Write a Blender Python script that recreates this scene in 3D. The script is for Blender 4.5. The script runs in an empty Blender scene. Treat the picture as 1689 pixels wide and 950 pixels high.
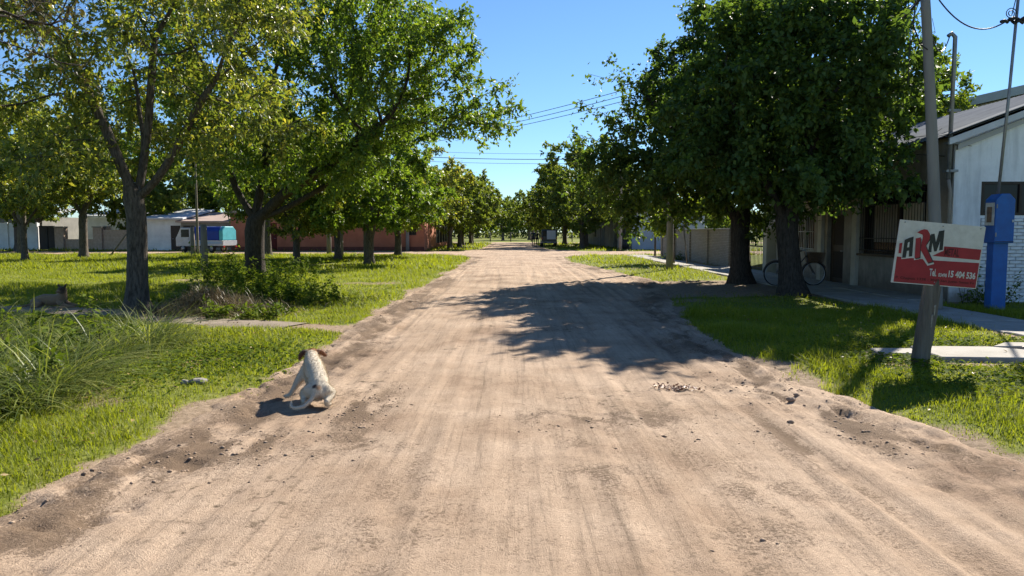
import bpy, bmesh, math, random
import numpy as np
from mathutils import Vector, Matrix, Euler

R = math.radians
sc = bpy.context.scene
C = sc.collection
random.seed(7)

# ------------------------------------------------------------------ camera
cam_d = bpy.data.cameras.new('camera')
cam = bpy.data.objects.new('camera', cam_d)
C.objects.link(cam)
cam.location = (0, 0, 1.6)
cam.rotation_euler = (R(90 - 4.36), 0, 0)
cam_d.sensor_width = 36
cam_d.lens = 26.0
cam_d.clip_start = 0.05
cam_d.clip_end = 3000
sc.camera = cam

# ------------------------------------------------------------------ light
SUN_EL, SUN_AZ = 36.0, 32.0            # azimuth east (+X) of the view direction (+Y)
world = bpy.data.worlds.new('World')
sc.world = world
world.use_nodes = True
wn = world.node_tree
bg = wn.nodes['Background']
sky = wn.nodes.new('ShaderNodeTexSky')
sky.sky_type = 'NISHITA'
sky.sun_disc = False
sky.sun_elevation = R(SUN_EL)
sky.sun_rotation = R(SUN_AZ)
sky.altitude = 50
sky.air_density = 1.0
sky.dust_density = 0.0
sky.ozone_density = 3.0
# the camera's cool white balance of the open sky
tint = wn.nodes.new('ShaderNodeMix')
tint.data_type = 'RGBA'
tint.blend_type = 'MULTIPLY'
tint.inputs[0].default_value = 1.0
tint.inputs[7].default_value = (0.80, 1.03, 1.28, 1)
wn.links.new(sky.outputs[0], tint.inputs[6])
wn.links.new(tint.outputs[2], bg.inputs[0])
bg.inputs[1].default_value = 0.05
sun_d = bpy.data.lights.new('sun', 'SUN')
sun_d.energy = 5.0
sun_d.angle = R(0.55)
sun_d.color = (1.0, 0.93, 0.82)
sun = bpy.data.objects.new('sun', sun_d)
C.objects.link(sun)
sv = Vector((math.sin(R(SUN_AZ)) * math.cos(R(SUN_EL)), math.cos(R(SUN_AZ)) * math.cos(R(SUN_EL)), math.sin(R(SUN_EL))))
sun.rotation_euler = sv.to_track_quat('Z', 'Y').to_euler()
sun.location = sv * 60
sc.view_settings.view_transform = 'Standard'
sc.view_settings.look = 'None'
sc.view_settings.gamma = 1
sc.view_settings.use_curve_mapping = False
sc.view_settings.exposure = 1.22
sc.render.engine = 'CYCLES'
sc.cycles.use_denoising = True
sc.cycles.max_bounces = 6
sc.cycles.diffuse_bounces = 3
sc.cycles.transmission_bounces = 4
sc.cycles.caustics_reflective = False
sc.cycles.caustics_refractive = False

# ------------------------------------------------------------------ materials
MATS = {}
def nodes_of(name):
    m = bpy.data.materials.new(name)
    m.use_nodes = True
    nt = m.node_tree
    return m, nt, nt.nodes['Principled BSDF']

def N(nt, kind, **kw):
    n = nt.nodes.new(kind)
    for k, v in kw.items():
        setattr(n, k, v)
    return n

def ramp(nt, stops):
    r = nt.nodes.new('ShaderNodeValToRGB')
    el = r.color_ramp.elements
    while len(el) > 1:
        el.remove(el[-1])
    el[0].position = stops[0][0]
    el[0].color = (*stops[0][1], 1)
    for p, c in stops[1:]:
        e = el.new(p)
        e.color = (*c, 1)
    return r

def g3(v):
    return (v, v, v)

def plain(name, c1, c2=None, scale=4.0, rough=0.8, bump=0.2, bscale=40.0, metal=0.0, detail=6, stretch=None, spec=0.3, coat=0.0):
    """a two-tone weathered surface with fine relief"""
    if name in MATS:
        return MATS[name]
    c2 = c2 or tuple(x * 0.75 for x in c1)
    m, nt, b = nodes_of(name)
    tc = N(nt, 'ShaderNodeTexCoord')
    src = tc.outputs['Object']
    if stretch:
        mp = N(nt, 'ShaderNodeMapping')
        mp.inputs['Scale'].default_value = stretch
        nt.links.new(src, mp.inputs[0])
        src = mp.outputs[0]
    n1 = N(nt, 'ShaderNodeTexNoise')
    n1.inputs['Scale'].default_value = scale
    n1.inputs['Detail'].default_value = detail
    n1.inputs['Roughness'].default_value = 0.65
    nt.links.new(src, n1.inputs['Vector'])
    r = ramp(nt, [(0.33, c2), (0.66, c1)])
    nt.links.new(n1.outputs[0], r.inputs[0])
    nt.links.new(r.outputs[0], b.inputs['Base Color'])
    b.inputs['Roughness'].default_value = rough
    b.inputs['Metallic'].default_value = metal
    b.inputs['Specular IOR Level'].default_value = spec
    b.inputs['Coat Weight'].default_value = coat
    if bump:
        n2 = N(nt, 'ShaderNodeTexNoise')
        n2.inputs['Scale'].default_value = bscale
        n2.inputs['Detail'].default_value = 5
        nt.links.new(src, n2.inputs['Vector'])
        bp = N(nt, 'ShaderNodeBump')
        bp.inputs['Strength'].default_value = bump
        bp.inputs['Distance'].default_value = 0.02
        nt.links.new(n2.outputs[0], bp.inputs['Height'])
        nt.links.new(bp.outputs[0], b.inputs['Normal'])
    MATS[name] = m
    return m

def leaf_mat(name, stops, trans=0.4, tcol=(1.3, 1.25, 0.45), rough=0.5, spec=0.4, clump=0.35):
    """foliage: each leaf its own tint, sheen on top, light shining through"""
    m, nt, b = nodes_of(name)
    geo = N(nt, 'ShaderNodeNewGeometry')
    tc = N(nt, 'ShaderNodeTexCoord')
    nz = N(nt, 'ShaderNodeTexNoise')
    nz.inputs['Scale'].default_value = 1.1
    nz.inputs['Detail'].default_value = 3
    nt.links.new(tc.outputs['Object'], nz.inputs['Vector'])
    mx = N(nt, 'ShaderNodeMix', data_type='FLOAT')
    mx.inputs[0].default_value = clump
    nt.links.new(geo.outputs['Random Per Island'], mx.inputs[2])
    nt.links.new(nz.outputs[0], mx.inputs[3])
    r = ramp(nt, stops)
    nt.links.new(mx.outputs[0], r.inputs[0])
    nt.links.new(r.outputs[0], b.inputs['Base Color'])
    b.inputs['Roughness'].default_value = rough
    b.inputs['Specular IOR Level'].default_value = spec
    tr = N(nt, 'ShaderNodeBsdfTranslucent')
    mc = N(nt, 'ShaderNodeMix', data_type='RGBA', blend_type='MULTIPLY')
    mc.inputs[0].default_value = 1.0
    nt.links.new(r.outputs[0], mc.inputs[6])
    mc.inputs[7].default_value = (*tcol, 1)
    nt.links.new(mc.outputs[2], tr.inputs[0])
    ms = N(nt, 'ShaderNodeMixShader')
    ms.inputs[0].default_value = trans
    nt.links.new(b.outputs[0], ms.inputs[1])
    nt.links.new(tr.outputs[0], ms.inputs[2])
    nt.links.new(ms.outputs[0], nt.nodes['Material Output'].inputs[0])
    MATS[name] = m
    return m

# ------------------------------------------------------------------ object helpers
ORG = {}
def tag(o, label, cat, group=None):
    o['label'] = label
    o['category'] = cat
    if group:
        o['group'] = group
    return o

def thing(name, loc, label, cat, group=None):
    o = bpy.data.objects.new(name, None)
    o.empty_display_size = 0.2
    C.objects.link(o)
    o.location = loc
    ORG[o.name] = Vector(loc)
    return tag(o, label, cat, group)

def link(name, me, mat, parent=None):
    o = bpy.data.objects.new(name, me)
    C.objects.link(o)
    if mat is not None:
        me.materials.append(mat)
    if parent is not None:
        o.parent = parent
        ORG[o.name] = ORG[parent.name]
    else:
        ORG[o.name] = Vector((0, 0, 0))
    return o

def mesh_np(name, V, F, smooth=False):
    """V (n,3) array, F (m,k) array of equal sided faces"""
    me = bpy.data.meshes.new(name)
    V = np.ascontiguousarray(V, dtype=np.float32)
    F = np.ascontiguousarray(F, dtype=np.int32)
    k = F.shape[1]
    me.vertices.add(len(V))
    me.vertices.foreach_set('co', V.ravel())
    me.loops.add(F.size)
    me.loops.foreach_set('vertex_index', F.ravel())
    me.polygons.add(len(F))
    me.polygons.foreach_set('loop_start', np.arange(0, F.size, k, dtype=np.int32))
    if smooth:
        me.polygons.foreach_set('use_smooth', np.ones(len(F), dtype=bool))
    me.update(calc_edges=True)
    return me

class MB:
    """collects boxes, tubes and prisms (world coordinates) that make up ONE part"""
    def __init__(s):
        s.v = []
        s.f = []
        s.sm = []
    def add(s, V, F, smooth=False):
        b = len(s.v)
        s.v += [tuple(p) for p in V]
        s.f += [tuple(i + b for i in f) for f in F]
        s.sm += [smooth] * len(F)
        return s
    def box(s, x0, x1, y0, y1, z0, z1, rz=0.0, piv=None):
        V = [(x, y, z) for z in (z0, z1) for x, y in ((x0, y0), (x1, y0), (x1, y1), (x0, y1))]
        if rz:
            cx, cy = piv or ((x0 + x1) / 2, (y0 + y1) / 2)
            c, n = math.cos(rz), math.sin(rz)
            V = [(cx + (x - cx) * c - (y - cy) * n, cy + (x - cx) * n + (y - cy) * c, z) for x, y, z in V]
        return s.add(V, [(0, 3, 2, 1), (4, 5, 6, 7), (0, 1, 5, 4), (1, 2, 6, 5), (2, 3, 7, 6), (3, 0, 4, 7)])
    def tube(s, pts, rad, sides=8, cap=True):
        P = [Vector(p) for p in pts]
        n = len(P)
        rr = rad if isinstance(rad, (list, tuple)) else [rad] * n
        V, F = [], []
        up = None
        for i, p in enumerate(P):
            d = (P[min(i + 1, n - 1)] - P[max(i - 1, 0)])
            d = d.normalized() if d.length > 1e-9 else Vector((0, 0, 1))
            if up is None:
                up = d.orthogonal().normalized()
            up = (up - d * up.dot(d))
            up = up.normalized() if up.length > 1e-6 else d.orthogonal().normalized()
            w = d.cross(up)
            for k in range(sides):
                a = 2 * math.pi * k / sides
                V.append(p + (up * math.cos(a) + w * math.sin(a)) * rr[i])
        for i in range(n - 1):
            for k in range(sides):
                k2 = (k + 1) % sides
                F.append((i * sides + k, i * sides + k2, (i + 1) * sides + k2, (i + 1) * sides + k))
        if cap:
            F.append(tuple(range(sides - 1, -1, -1)))
            F.append(tuple((n - 1) * sides + k for k in range(sides)))
        return s.add(V, F, sides > 5)
    def prism(s, poly, axis, a0, a1):
        """2D polygon extruded along an axis: 'y' takes (x,z), 'x' takes (y,z), 'z' takes (x,y)"""
        n = len(poly)
        def mk(p, a):
            return {'y': (p[0], a, p[1]), 'x': (a, p[0], p[1]), 'z': (p[0], p[1], a)}[axis]
        V = [mk(p, a0) for p in poly] + [mk(p, a1) for p in poly]
        F = [tuple(range(n)), tuple(range(2 * n - 1, n - 1, -1))]
        F += [(i, i + n, (i + 1) % n + n, (i + 1) % n) for i in range(n)]
        return s.add(V, F)
    def build(s, name, mat, parent=None, bevel=0.0):
        o = ORG[parent.name] if parent is not None else Vector((0, 0, 0))
        me = bpy.data.meshes.new(name)
        me.from_pydata([(v[0] - o[0], v[1] - o[1], v[2] - o[2]) for v in s.v], [], s.f)
        me.polygons.foreach_set('use_smooth', s.sm)
        me.update()
        bm = bmesh.new()
        bm.from_mesh(me)
        bmesh.ops.recalc_face_normals(bm, faces=bm.faces)
        if bevel:
            bmesh.ops.bevel(bm, geom=[e for e in bm.edges if e.is_manifold and e.calc_face_angle(0) > 0.5], offset=bevel, segments=1, affect='EDGES')
        bm.to_mesh(me)
        bm.free()
        return link(name, me, mat, parent)

def box(name, x0, x1, y0, y1, z0, z1, mat, parent=None, bevel=0.0, rz=0.0):
    return MB().box(x0, x1, y0, y1, z0, z1, rz).build(name, mat, parent, bevel)

def copy_tree(o, parent=None):
    c = o.copy()
    C.objects.link(c)
    c.parent = parent
    ORG[c.name] = Vector(c.location)
    for ch in o.children:
        copy_tree(ch, c)
    return c

# ------------------------------------------------------------------ noise in numpy
class Noise2:
    def __init__(s, seed):
        s.t = np.random.default_rng(seed).random((256, 256))
    def __call__(s, x, y):
        x = np.asarray(x, float)
        y = np.asarray(y, float)
        xi = np.floor(x).astype(int)
        yi = np.floor(y).astype(int)
        fx = x - xi
        fy = y - yi
        fx = fx * fx * (3 - 2 * fx)
        fy = fy * fy * (3 - 2 * fy)
        a = s.t[xi & 255, yi & 255]
        b = s.t[(xi + 1) & 255, yi & 255]
        c = s.t[xi & 255, (yi + 1) & 255]
        d = s.t[(xi + 1) & 255, (yi + 1) & 255]
        return (a * (1 - fx) + b * fx) * (1 - fy) + (c * (1 - fx) + d * fx) * fy
    def fbm(s, x, y, o=4):
        r = 0
        a = 0.5
        for i in range(o):
            r = r + a * s(np.asarray(x) * 2 ** i + 17.3 * i, np.asarray(y) * 2 ** i - 9.1 * i)
            a *= 0.5
        return r / (1 - 0.5 ** o)
NZ = Noise2(3)
NZ2 = Noise2(11)
def sst(a, b, x):
    t = np.clip((x - a) / (b - a), 0, 1)
    return t * t * (3 - 2 * t)
# ------------------------------------------------------------------ the lie of the land (metres)
LY = [-30, 3, 4.4, 6, 9.4, 14, 25, 40, 46, 49.5, 51.5, 60.5, 62.5, 66, 80, 104]
LX = [-3.1, -3.0, -2.95, -2.75, -2.62, -2.75, -2.6, -2.45, -2.6, -4.2, -9, -9, -4.2, -2.9, -2.8, -2.8]
RY = [-30, 3, 5.2, 7, 10.4, 15, 18, 23.5, 25, 30, 40, 46, 49.5, 51.5, 60.5, 62.5, 66, 80, 104]
RX = [3.8, 3.7, 3.5, 3.2, 3.0, 3.3, 3.9, 4.7, 4.6, 4.0, 3.1, 3.2, 5.0, 10, 10, 5.0, 3.3, 3.0, 3.0]
def road_edges(y):
    return np.interp(y, LY, LX), np.interp(y, RY, RX)
def road_inside(x, y):
    """signed distance into the main road (positive inside)"""
    l, r = road_edges(y)
    d = np.minimum(x - l, r - x)
    return np.where(y > 106, -9, d)
def cross_inside(x, y):
    a = np.minimum(y - 51.4, 60.4 - y)
    b = np.minimum(y - 103.0, 111.0 - y)
    return np.maximum(a, b)
PATH_L = [(-2.4, 12.0), (-3.6, 12.2), (-5.2, 12.7), (-7.0, 13.9), (-9.5, 14.9), (-13, 15.2), (-30, 15.6)]
def path_dist(x, y, pts=PATH_L):
    best = np.full(np.shape(x), 99.0)
    for (ax, ay), (bx, by) in zip(pts[:-1], pts[1:]):
        dx, dy = bx - ax, by - ay
        t = np.clip(((x - ax) * dx + (y - ay) * dy) / (dx * dx + dy * dy), 0, 1)
        best = np.minimum(best, np.hypot(x - ax - t * dx, y - ay - t * dy))
    return best
def ground_h(x, y):
    x = np.asarray(x, float)
    y = np.asarray(y, float)
    ins = np.maximum(road_inside(x, y), cross_inside(x, y))
    h = 0.05 * (NZ.fbm(x * 0.35, y * 0.35, 3) - 0.5) + 0.03 * (NZ2.fbm(x * 1.7, y * 1.7, 3) - 0.5)
    h = h * sst(130, 60, np.abs(y) + np.abs(x) * 0.5)
    out = -ins
    # shallow roadside ditch that holds the tall grass on the left
    ditch = np.exp(-((x + 5.6) / 1.2) ** 2) * sst(4.5, 6.5, y) * sst(11.8, 10.2, y)
    h = h - 0.16 * ditch
    # verge stands a little above the worn road
    h = h + 0.035 * sst(0.0, 0.6, out)
    edge = ins + 0.35 * (NZ.fbm(x * 1.3 + 40, y * 1.3, 4) - 0.5)
    return h - 0.16 * sst(-0.05, 0.5, edge)
def grass_mask(x, y):
    ins = np.maximum(road_inside(x, y), cross_inside(x, y))
    wob = 0.95 * (NZ2.fbm(x * 1.1 + 5, y * 0.8, 4) - 0.5) + 0.4 * (NZ.fbm(x * 4, y * 4, 2) - 0.5)
    m = sst(0.0, 0.45, -ins + wob + 0.2)
    p = path_dist(x, y)
    m = m * sst(0.32, 0.75, p + 0.5 * wob)
    # worn parking patch and concrete walk on the right
    walk = (x > 7.45) & (x < 8.95) & (y < 49)
    m = np.where(walk, m * 0.04, m)
    yard = (x > 8.9) & (x < 9.9) & (y > 16.2) & (y < 49)
    m = np.where(yard, m * 0.12, m)
    slabs = (x > 4.5) & (x < 7.55) & (y > 8.5) & (y < 10.02)
    m = np.where(slabs & ~((x < 6.25) & (y > 9.62)) & ~((x < 5.1) & (y < 8.9)), m * 0.06, m)
    drive = sst(0.5, -0.3, np.maximum(np.abs(y - 20.8) - 2.9, 3.5 - x) + wob)
    m = m * (1 - 0.96 * np.where((x > 3.4) & (x < 9.9), drive, 0))
    bare = NZ.fbm(x * 0.45 + 9, y * 0.45 + 3, 4)
    return m * (1 - 0.6 * sst(0.68, 0.78, bare))

def axis(lo, hi, a, b, fine, grow):
    """grid lines: step `fine` within [a,b], growing outside"""
    v = list(np.arange(a, b, fine))
    s = fine
    p = v[-1]
    while p < hi:
        s *= grow
        p += s
        v.append(min(p, hi))
    s = fine
    p = v[0]
    while p > lo:
        s *= grow
        p -= s
        v.insert(0, max(p, lo))
    return np.array(v)

def sheet(name, xs, ys, hf, mat, cf=None):
    X, Y = np.meshgrid(xs, ys)
    Z = hf(X, Y)
    V = np.stack([X, Y, Z], -1).reshape(-1, 3)
    nx, ny = len(xs), len(ys)
    i = (np.arange(ny - 1)[:, None] * nx + np.arange(nx - 1)[None]).ravel()
    F = np.stack([i, i + 1, i + nx + 1, i + nx], -1)
    me = mesh_np(name, V, F, True)
    if cf is not None:
        a = me.attributes.new('cover', 'FLOAT', 'POINT')
        a.data.foreach_set('value', cf(X, Y).ravel().astype(np.float32))
    o = link(name, me, mat)
    o['kind'] = 'structure'
    return o

# ---- ground
m, nt, b = nodes_of('turf_soil')
tc = N(nt, 'ShaderNodeTexCoord')
at = N(nt, 'ShaderNodeAttribute', attribute_name='cover')
n1 = N(nt, 'ShaderNodeTexNoise')
n1.inputs['Scale'].default_value = 0.55
n1.inputs['Detail'].default_value = 7
n1.inputs['Roughness'].default_value = 0.7
nt.links.new(tc.outputs['Object'], n1.inputs['Vector'])
n2 = N(nt, 'ShaderNodeTexNoise')
n2.inputs['Scale'].default_value = 14
n2.inputs['Detail'].default_value = 8
n2.inputs['Roughness'].default_value = 0.75
nt.links.new(tc.outputs['Object'], n2.inputs['Vector'])
rg = ramp(nt, [(0.3, (0.0884, 0.1156, 0.01904)), (0.5, (0.1496, 0.17, 0.0272)), (0.7, (0.204, 0.204, 0.0544))])
nt.links.new(n1.outputs[0], rg.inputs[0])
rs = ramp(nt, [(0.3, (0.11, 0.078, 0.05)), (0.5, (0.25, 0.185, 0.125)), (0.7, (0.36, 0.275, 0.195))])
nt.links.new(n2.outputs[0], rs.inputs[0])
ma = N(nt, 'ShaderNodeMath', operation='ADD')
nt.links.new(at.outputs['Fac'], ma.inputs[0])
mb_ = N(nt, 'ShaderNodeMath', operation='MULTIPLY_ADD')
nt.links.new(n2.outputs[0], mb_.inputs[0])
mb_.inputs[1].default_value = 1.2
mb_.inputs[2].default_value = -0.6
nt.links.new(mb_.outputs[0], ma.inputs[1])
rc = ramp(nt, [(0.35, g3(0)), (0.7, g3(1))])
nt.links.new(ma.outputs[0], rc.inputs[0])
mix = N(nt, 'ShaderNodeMix', data_type='RGBA')
nt.links.new(rc.outputs[0], mix.inputs[0])
nt.links.new(rs.outputs[0], mix.inputs[6])
nt.links.new(rg.outputs[0], mix.inputs[7])
nt.links.new(mix.outputs[2], b.inputs['Base Color'])
b.inputs['Roughness'].default_value = 0.95
b.inputs['Specular IOR Level'].default_value = 0.1
bp = N(nt, 'ShaderNodeBump')
bp.inputs['Strength'].default_value = 0.6
bp.inputs['Distance'].default_value = 0.04
nt.links.new(n2.outputs[0], bp.inputs['Height'])
nt.links.new(bp.outputs[0], b.inputs['Normal'])
MATS['soil'] = m
gx = axis(-900, 900, -12, 11, 0.14, 1.09)
gy = axis(-60, 1400, 2.5, 16, 0.14, 1.04)
sheet('ground', gx, gy, ground_h, MATS['soil'], grass_mask)

# ---- dirt road
def dirt_mat(name):
    m, nt, b = nodes_of(name)
    tc = N(nt, 'ShaderNodeTexCoord')
    def noise(scale, detail=6, rough=0.6, stretch=None, off=(0, 0, 0)):
        src = tc.outputs['Object']
        mp = N(nt, 'ShaderNodeMapping')
        mp.inputs['Scale'].default_value = stretch or (1, 1, 1)
        mp.inputs['Location'].default_value = off
        nt.links.new(src, mp.inputs[0])
        n = N(nt, 'ShaderNodeTexNoise')
        n.inputs['Scale'].default_value = scale
        n.inputs['Detail'].default_value = detail
        n.inputs['Roughness'].default_value = rough
        nt.links.new(mp.outputs[0], n.inputs['Vector'])
        return n.outputs[0]
    big = noise(0.75, 6, 0.62)
    streak = noise(4.2, 7, 0.72, (1.0, 0.05, 1.0))
    streak2 = noise(13.0, 6, 0.7, (1.0, 0.045, 1.0), (3, 7, 0))
    streak3 = noise(30.0, 5, 0.65, (1.0, 0.022, 1.0), (9, 2, 0))
    tread = noise(9.0, 7, 0.75, (0.35, 1.0, 1.0), (5, 1, 0))
    fine = noise(22, 8, 0.75)
    grit = noise(120, 3, 0.7)
    base = ramp(nt, [(0.30, (0.27, 0.182, 0.12)), (0.45, (0.40, 0.288, 0.198)), (0.6, (0.48, 0.357, 0.255)), (0.72, (0.44, 0.315, 0.218))])
    nt.links.new(big, base.inputs[0])
    rs_ = ramp(nt, [(0.34, g3(0.80)), (0.5, g3(0.98)), (0.64, g3(1.06))])
    nt.links.new(streak, rs_.inputs[0])
    r2_ = ramp(nt, [(0.34, g3(0.78)), (0.46, g3(0.98)), (0.7, g3(1.06))])
    nt.links.new(streak2, r2_.inputs[0])
    rf_ = ramp(nt, [(0.28, g3(0.55)), (0.42, g3(0.95)), (0.6, g3(1.03)), (0.74, g3(1.12))])
    nt.links.new(fine, rf_.inputs[0])
    rt_ = ramp(nt, [(0.3, g3(0.78)), (0.5, g3(1.0)), (0.7, g3(1.1))])
    nt.links.new(grit, rt_.inputs[0])
    col = base.outputs[0]
    r3_ = ramp(nt, [(0.36, g3(0.80)), (0.43, g3(1.0)), (0.62, g3(1.0)), (0.68, g3(1.07))])
    nt.links.new(streak3, r3_.inputs[0])
    r4_ = ramp(nt, [(0.30, g3(0.70)), (0.40, g3(0.98)), (0.66, g3(1.0)), (0.74, g3(1.10))])
    nt.links.new(tread, r4_.inputs[0])
    for k in (rs_, r2_, r3_, r4_, rf_, rt_):
        mx = N(nt, 'ShaderNodeMix', data_type='RGBA', blend_type='MULTIPLY')
        mx.inputs[0].default_value = 1.0
        nt.links.new(col, mx.inputs[6])
        nt.links.new(k.outputs[0], mx.inputs[7])
        col = mx.outputs[2]
    # crumbs of dark damp earth
    vor = N(nt, 'ShaderNodeTexNoise')
    vor.inputs['Scale'].default_value = 7.5
    vor.inputs['Detail'].default_value = 6
    vor.inputs['Roughness'].default_value = 0.8
    nt.links.new(tc.outputs['Object'], vor.inputs['Vector'])
    patch = noise(0.6, 3, 0.5, None, (11, 4, 0))
    mm = N(nt, 'ShaderNodeMath', operation='MULTIPLY')
    ra = ramp(nt, [(0.55, g3(0)), (0.64, g3(1))])
    rb = ramp(nt, [(0.5, g3(0)), (0.62, g3(1))])
    nt.links.new(vor.outputs[0], ra.inputs[0])
    nt.links.new(patch, rb.inputs[0])
    nt.links.new(ra.outputs[0], mm.inputs[0])
    nt.links.new(rb.outputs[0], mm.inputs[1])
    mxd = N(nt, 'ShaderNodeMix', data_type='RGBA')
    nt.links.new(mm.outputs[0], mxd.inputs[0])
    nt.links.new(col, mxd.inputs[6])
    mxd.inputs[7].default_value = (0.12, 0.085, 0.056, 1)
    at = N(nt, 'ShaderNodeAttribute', attribute_name='cover')
    crumb = noise(42, 6, 0.8)
    dm = N(nt, 'ShaderNodeMath', operation='MULTIPLY_ADD')
    nt.links.new(crumb, dm.inputs[0])
    dm.inputs[1].default_value = 3.0
    dm.inputs[2].default_value = -1.55
    da = N(nt, 'ShaderNodeMath', operation='ADD')
    nt.links.new(at.outputs['Fac'], da.inputs[0])
    nt.links.new(dm.outputs[0], da.inputs[1])
    dr = ramp(nt, [(0.22, g3(0)), (0.55, g3(0.75)), (0.9, g3(0.92))])
    nt.links.new(da.outputs[0], dr.inputs[0])
    mx2 = N(nt, 'ShaderNodeMix', data_type='RGBA')
    nt.links.new(dr.outputs[0], mx2.inputs[0])
    nt.links.new(mxd.outputs[2], mx2.inputs[6])
    mx2.inputs[7].default_value = (0.16, 0.11, 0.072, 1)
    nt.links.new(mx2.outputs[2], b.inputs['Base Color'])
    b.inputs['Roughness'].default_value = 0.95
    b.inputs['Specular IOR Level'].default_value = 0.12
    hs = N(nt, 'ShaderNodeMath', operation='MULTIPLY_ADD')
    nt.links.new(fine, hs.inputs[0])
    hs.inputs[1].default_value = 1.0
    nt.links.new(grit, hs.inputs[2])
    hd = N(nt, 'ShaderNodeMath', operation='MULTIPLY')
    nt.links.new(crumb, hd.inputs[0])
    nt.links.new(dr.outputs[0], hd.inputs[1])
    h2 = N(nt, 'ShaderNodeMath', operation='MULTIPLY_ADD')
    nt.links.new(hd.outputs[0], h2.inputs[0])
    h2.inputs[1].default_value = 2.6
    nt.links.new(hs.outputs[0], h2.inputs[2])
    hs = h2
    bp = N(nt, 'ShaderNodeBump')
    bp.inputs['Strength'].default_value = 0.6
    bp.inputs['Distance'].default_value = 0.03
    nt.links.new(hs.outputs[0], bp.inputs['Height'])
    nt.links.new(bp.outputs[0], b.inputs['Normal'])
    MATS['dirt'] = m
    return m
dirt_mat('packed_earth')
DAMP = [(-1.35, 6.6, .30, .75, .9), (-2.1, 5.4, .45, .45, 1.0), (-1.1, 5.3, .35, .4, .6), (0.75, 6.1, .75, .28, .75), (.55, 4.9, .3, .7, .55), (2.35, 7.6, .25, .7, .6), (2.1, 5.4, .10, .65, 1.0), (2.75, 6.6, .16, .9, .8), (3.1, 9.2, .3, .6, .9), (-.6, 4.0, .3, .7, .5), (1.5, 4.2, .35, .8, .5), (-2.3, 8.2, .2, 1.0, .6)]
RUTS = [(-2.1, .10, .020), (-1.75, .07, .012), (-1.2, .12, .012), (-0.55, .08, .010), (0.15, .10, .008), (0.75, .09, .012), (1.3, .13, .016), (1.85, .08, .018), (2.2, .10, .026), (2.75, .09, .024)]
def road_h(x, y, base=0.0):
    ins = road_inside(x, y)
    e = ins + 0.35 * (NZ.fbm(x * 1.3 + 40, y * 1.3, 4) - 0.5)
    h = base + 0.012 + 0.05 * (1 - sst(0, 2.6, np.abs(x - 0.2)))
    fade = sst(48, 20, y)
    for k, (rx, w, dp) in enumerate(RUTS):
        cx = rx + 0.28 * (NZ.fbm(y * 0.11 + 13 * k, 0 * y + k * 3.7, 2) - 0.5) * 2
        a = 0.4 + 1.2 * NZ2.fbm(y * 0.35 + 5 * k, 0 * y + 2.2 * k, 2)
        q = (x - cx) / w
        h = h + fade * dp * a * (-np.exp(-q * q) + 0.55 * np.exp(-((np.abs(q) - 1.7) / 0.6) ** 2))
    h = h + 0.02 * (NZ.fbm(x * 0.9, y * 0.6, 3) - 0.5) + 0.016 * fade * (NZ2.fbm(x * 7, y * 5, 4) - 0.5)
    # crumbly berms thrown up along both sides
    rough = NZ2.fbm(x * 9 + 3, y * 7, 3)
    churn = NZ.fbm(x * 10 + 8, y * 9, 2)
    rb = np.maximum(0, NZ.fbm(x * 2.2, y * 1.2 + 9, 3) - 0.3)
    h = h + fade * (0.10 * rb * np.exp(-((ins - 0.35) / 0.25) ** 2) * (0.4 + 1.2 * rough) + 0.03 * (rough - 0.5) * sst(0.9, 0.3, ins))
    for (cx, cy, sx, sy, a) in DAMP:
        h = h + 0.035 * a * np.exp(-((x - cx) / sx) ** 2 - ((y - cy) / sy) ** 2) * (churn - 0.5)
    # hoof and foot prints pressed into the softer shoulder
    pr = NZ.fbm(x * 5.5 + 70, y * 4.2, 2)
    h = h - fade * 0.045 * sst(0.56, 0.80, pr) * sst(1.3, 0.5, ins)
    return h - 0.30 * sst(0.10, -0.55, e)
def road_damp(x, y):
    """moist churned earth: along the shoulders, in the wheel ruts and in a few trampled patches"""
    ins = road_inside(x, y)
    n = NZ2.fbm(x * 6.5 + 3, y * 3.2, 4)
    n2 = NZ.fbm(x * 1.1, y * 0.5 + 7, 3)
    d = 0.8 * np.exp(-((ins - 0.45) / 0.33) ** 2) * sst(0.40, 0.66, n2 * .6 + n * .5)
    for (cx, cy, sx, sy, a) in DAMP:
        d = d + a * np.exp(-((x - cx) / sx) ** 2 - ((y - cy) / sy) ** 2) * sst(0.36, 0.60, n)
    for k, (rx, w, dp) in enumerate(RUTS):
        cx = rx + 0.28 * (NZ.fbm(y * 0.11 + 13 * k, 0 * y + k * 3.7, 2) - 0.5) * 2
        a = 0.4 + 1.2 * NZ2.fbm(y * 0.35 + 5 * k, 0 * y + 2.2 * k, 2)
        d = d + 13 * dp * a * np.exp(-((x - cx) / (w * .8)) ** 2) * sst(0.3, 0.62, n) * sst(30, 14, y)
    return np.clip(d, 0, 1)
rx_ = np.arange(-3.9, 5.3, 0.036)
ry_ = axis(-30, 105.5, 2.4, 11, 0.033, 1.02)
sheet('dirt_road', rx_, ry_, road_h, MATS['dirt'], road_damp)
def cross_h(x, y):
    ins = cross_inside(x, y)
    e = ins + 0.7 * (NZ.fbm(x * 0.6 + 40, y * 0.9, 3) - 0.5)
    return 0.0 + 0.05 * (NZ.fbm(x * 0.5, y * 0.8, 3) - 0.5) - 0.3 * sst(0.1, -0.7, e)
sheet('cross_street', axis(-120, 110, -14, 14, 0.3, 1.03), np.arange(50, 62, 0.3), cross_h, MATS['dirt'])
sheet('end_street', np.arange(-120, 120, 1.0), np.arange(101.5, 112.5, 0.5), cross_h, MATS['dirt'])
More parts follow.
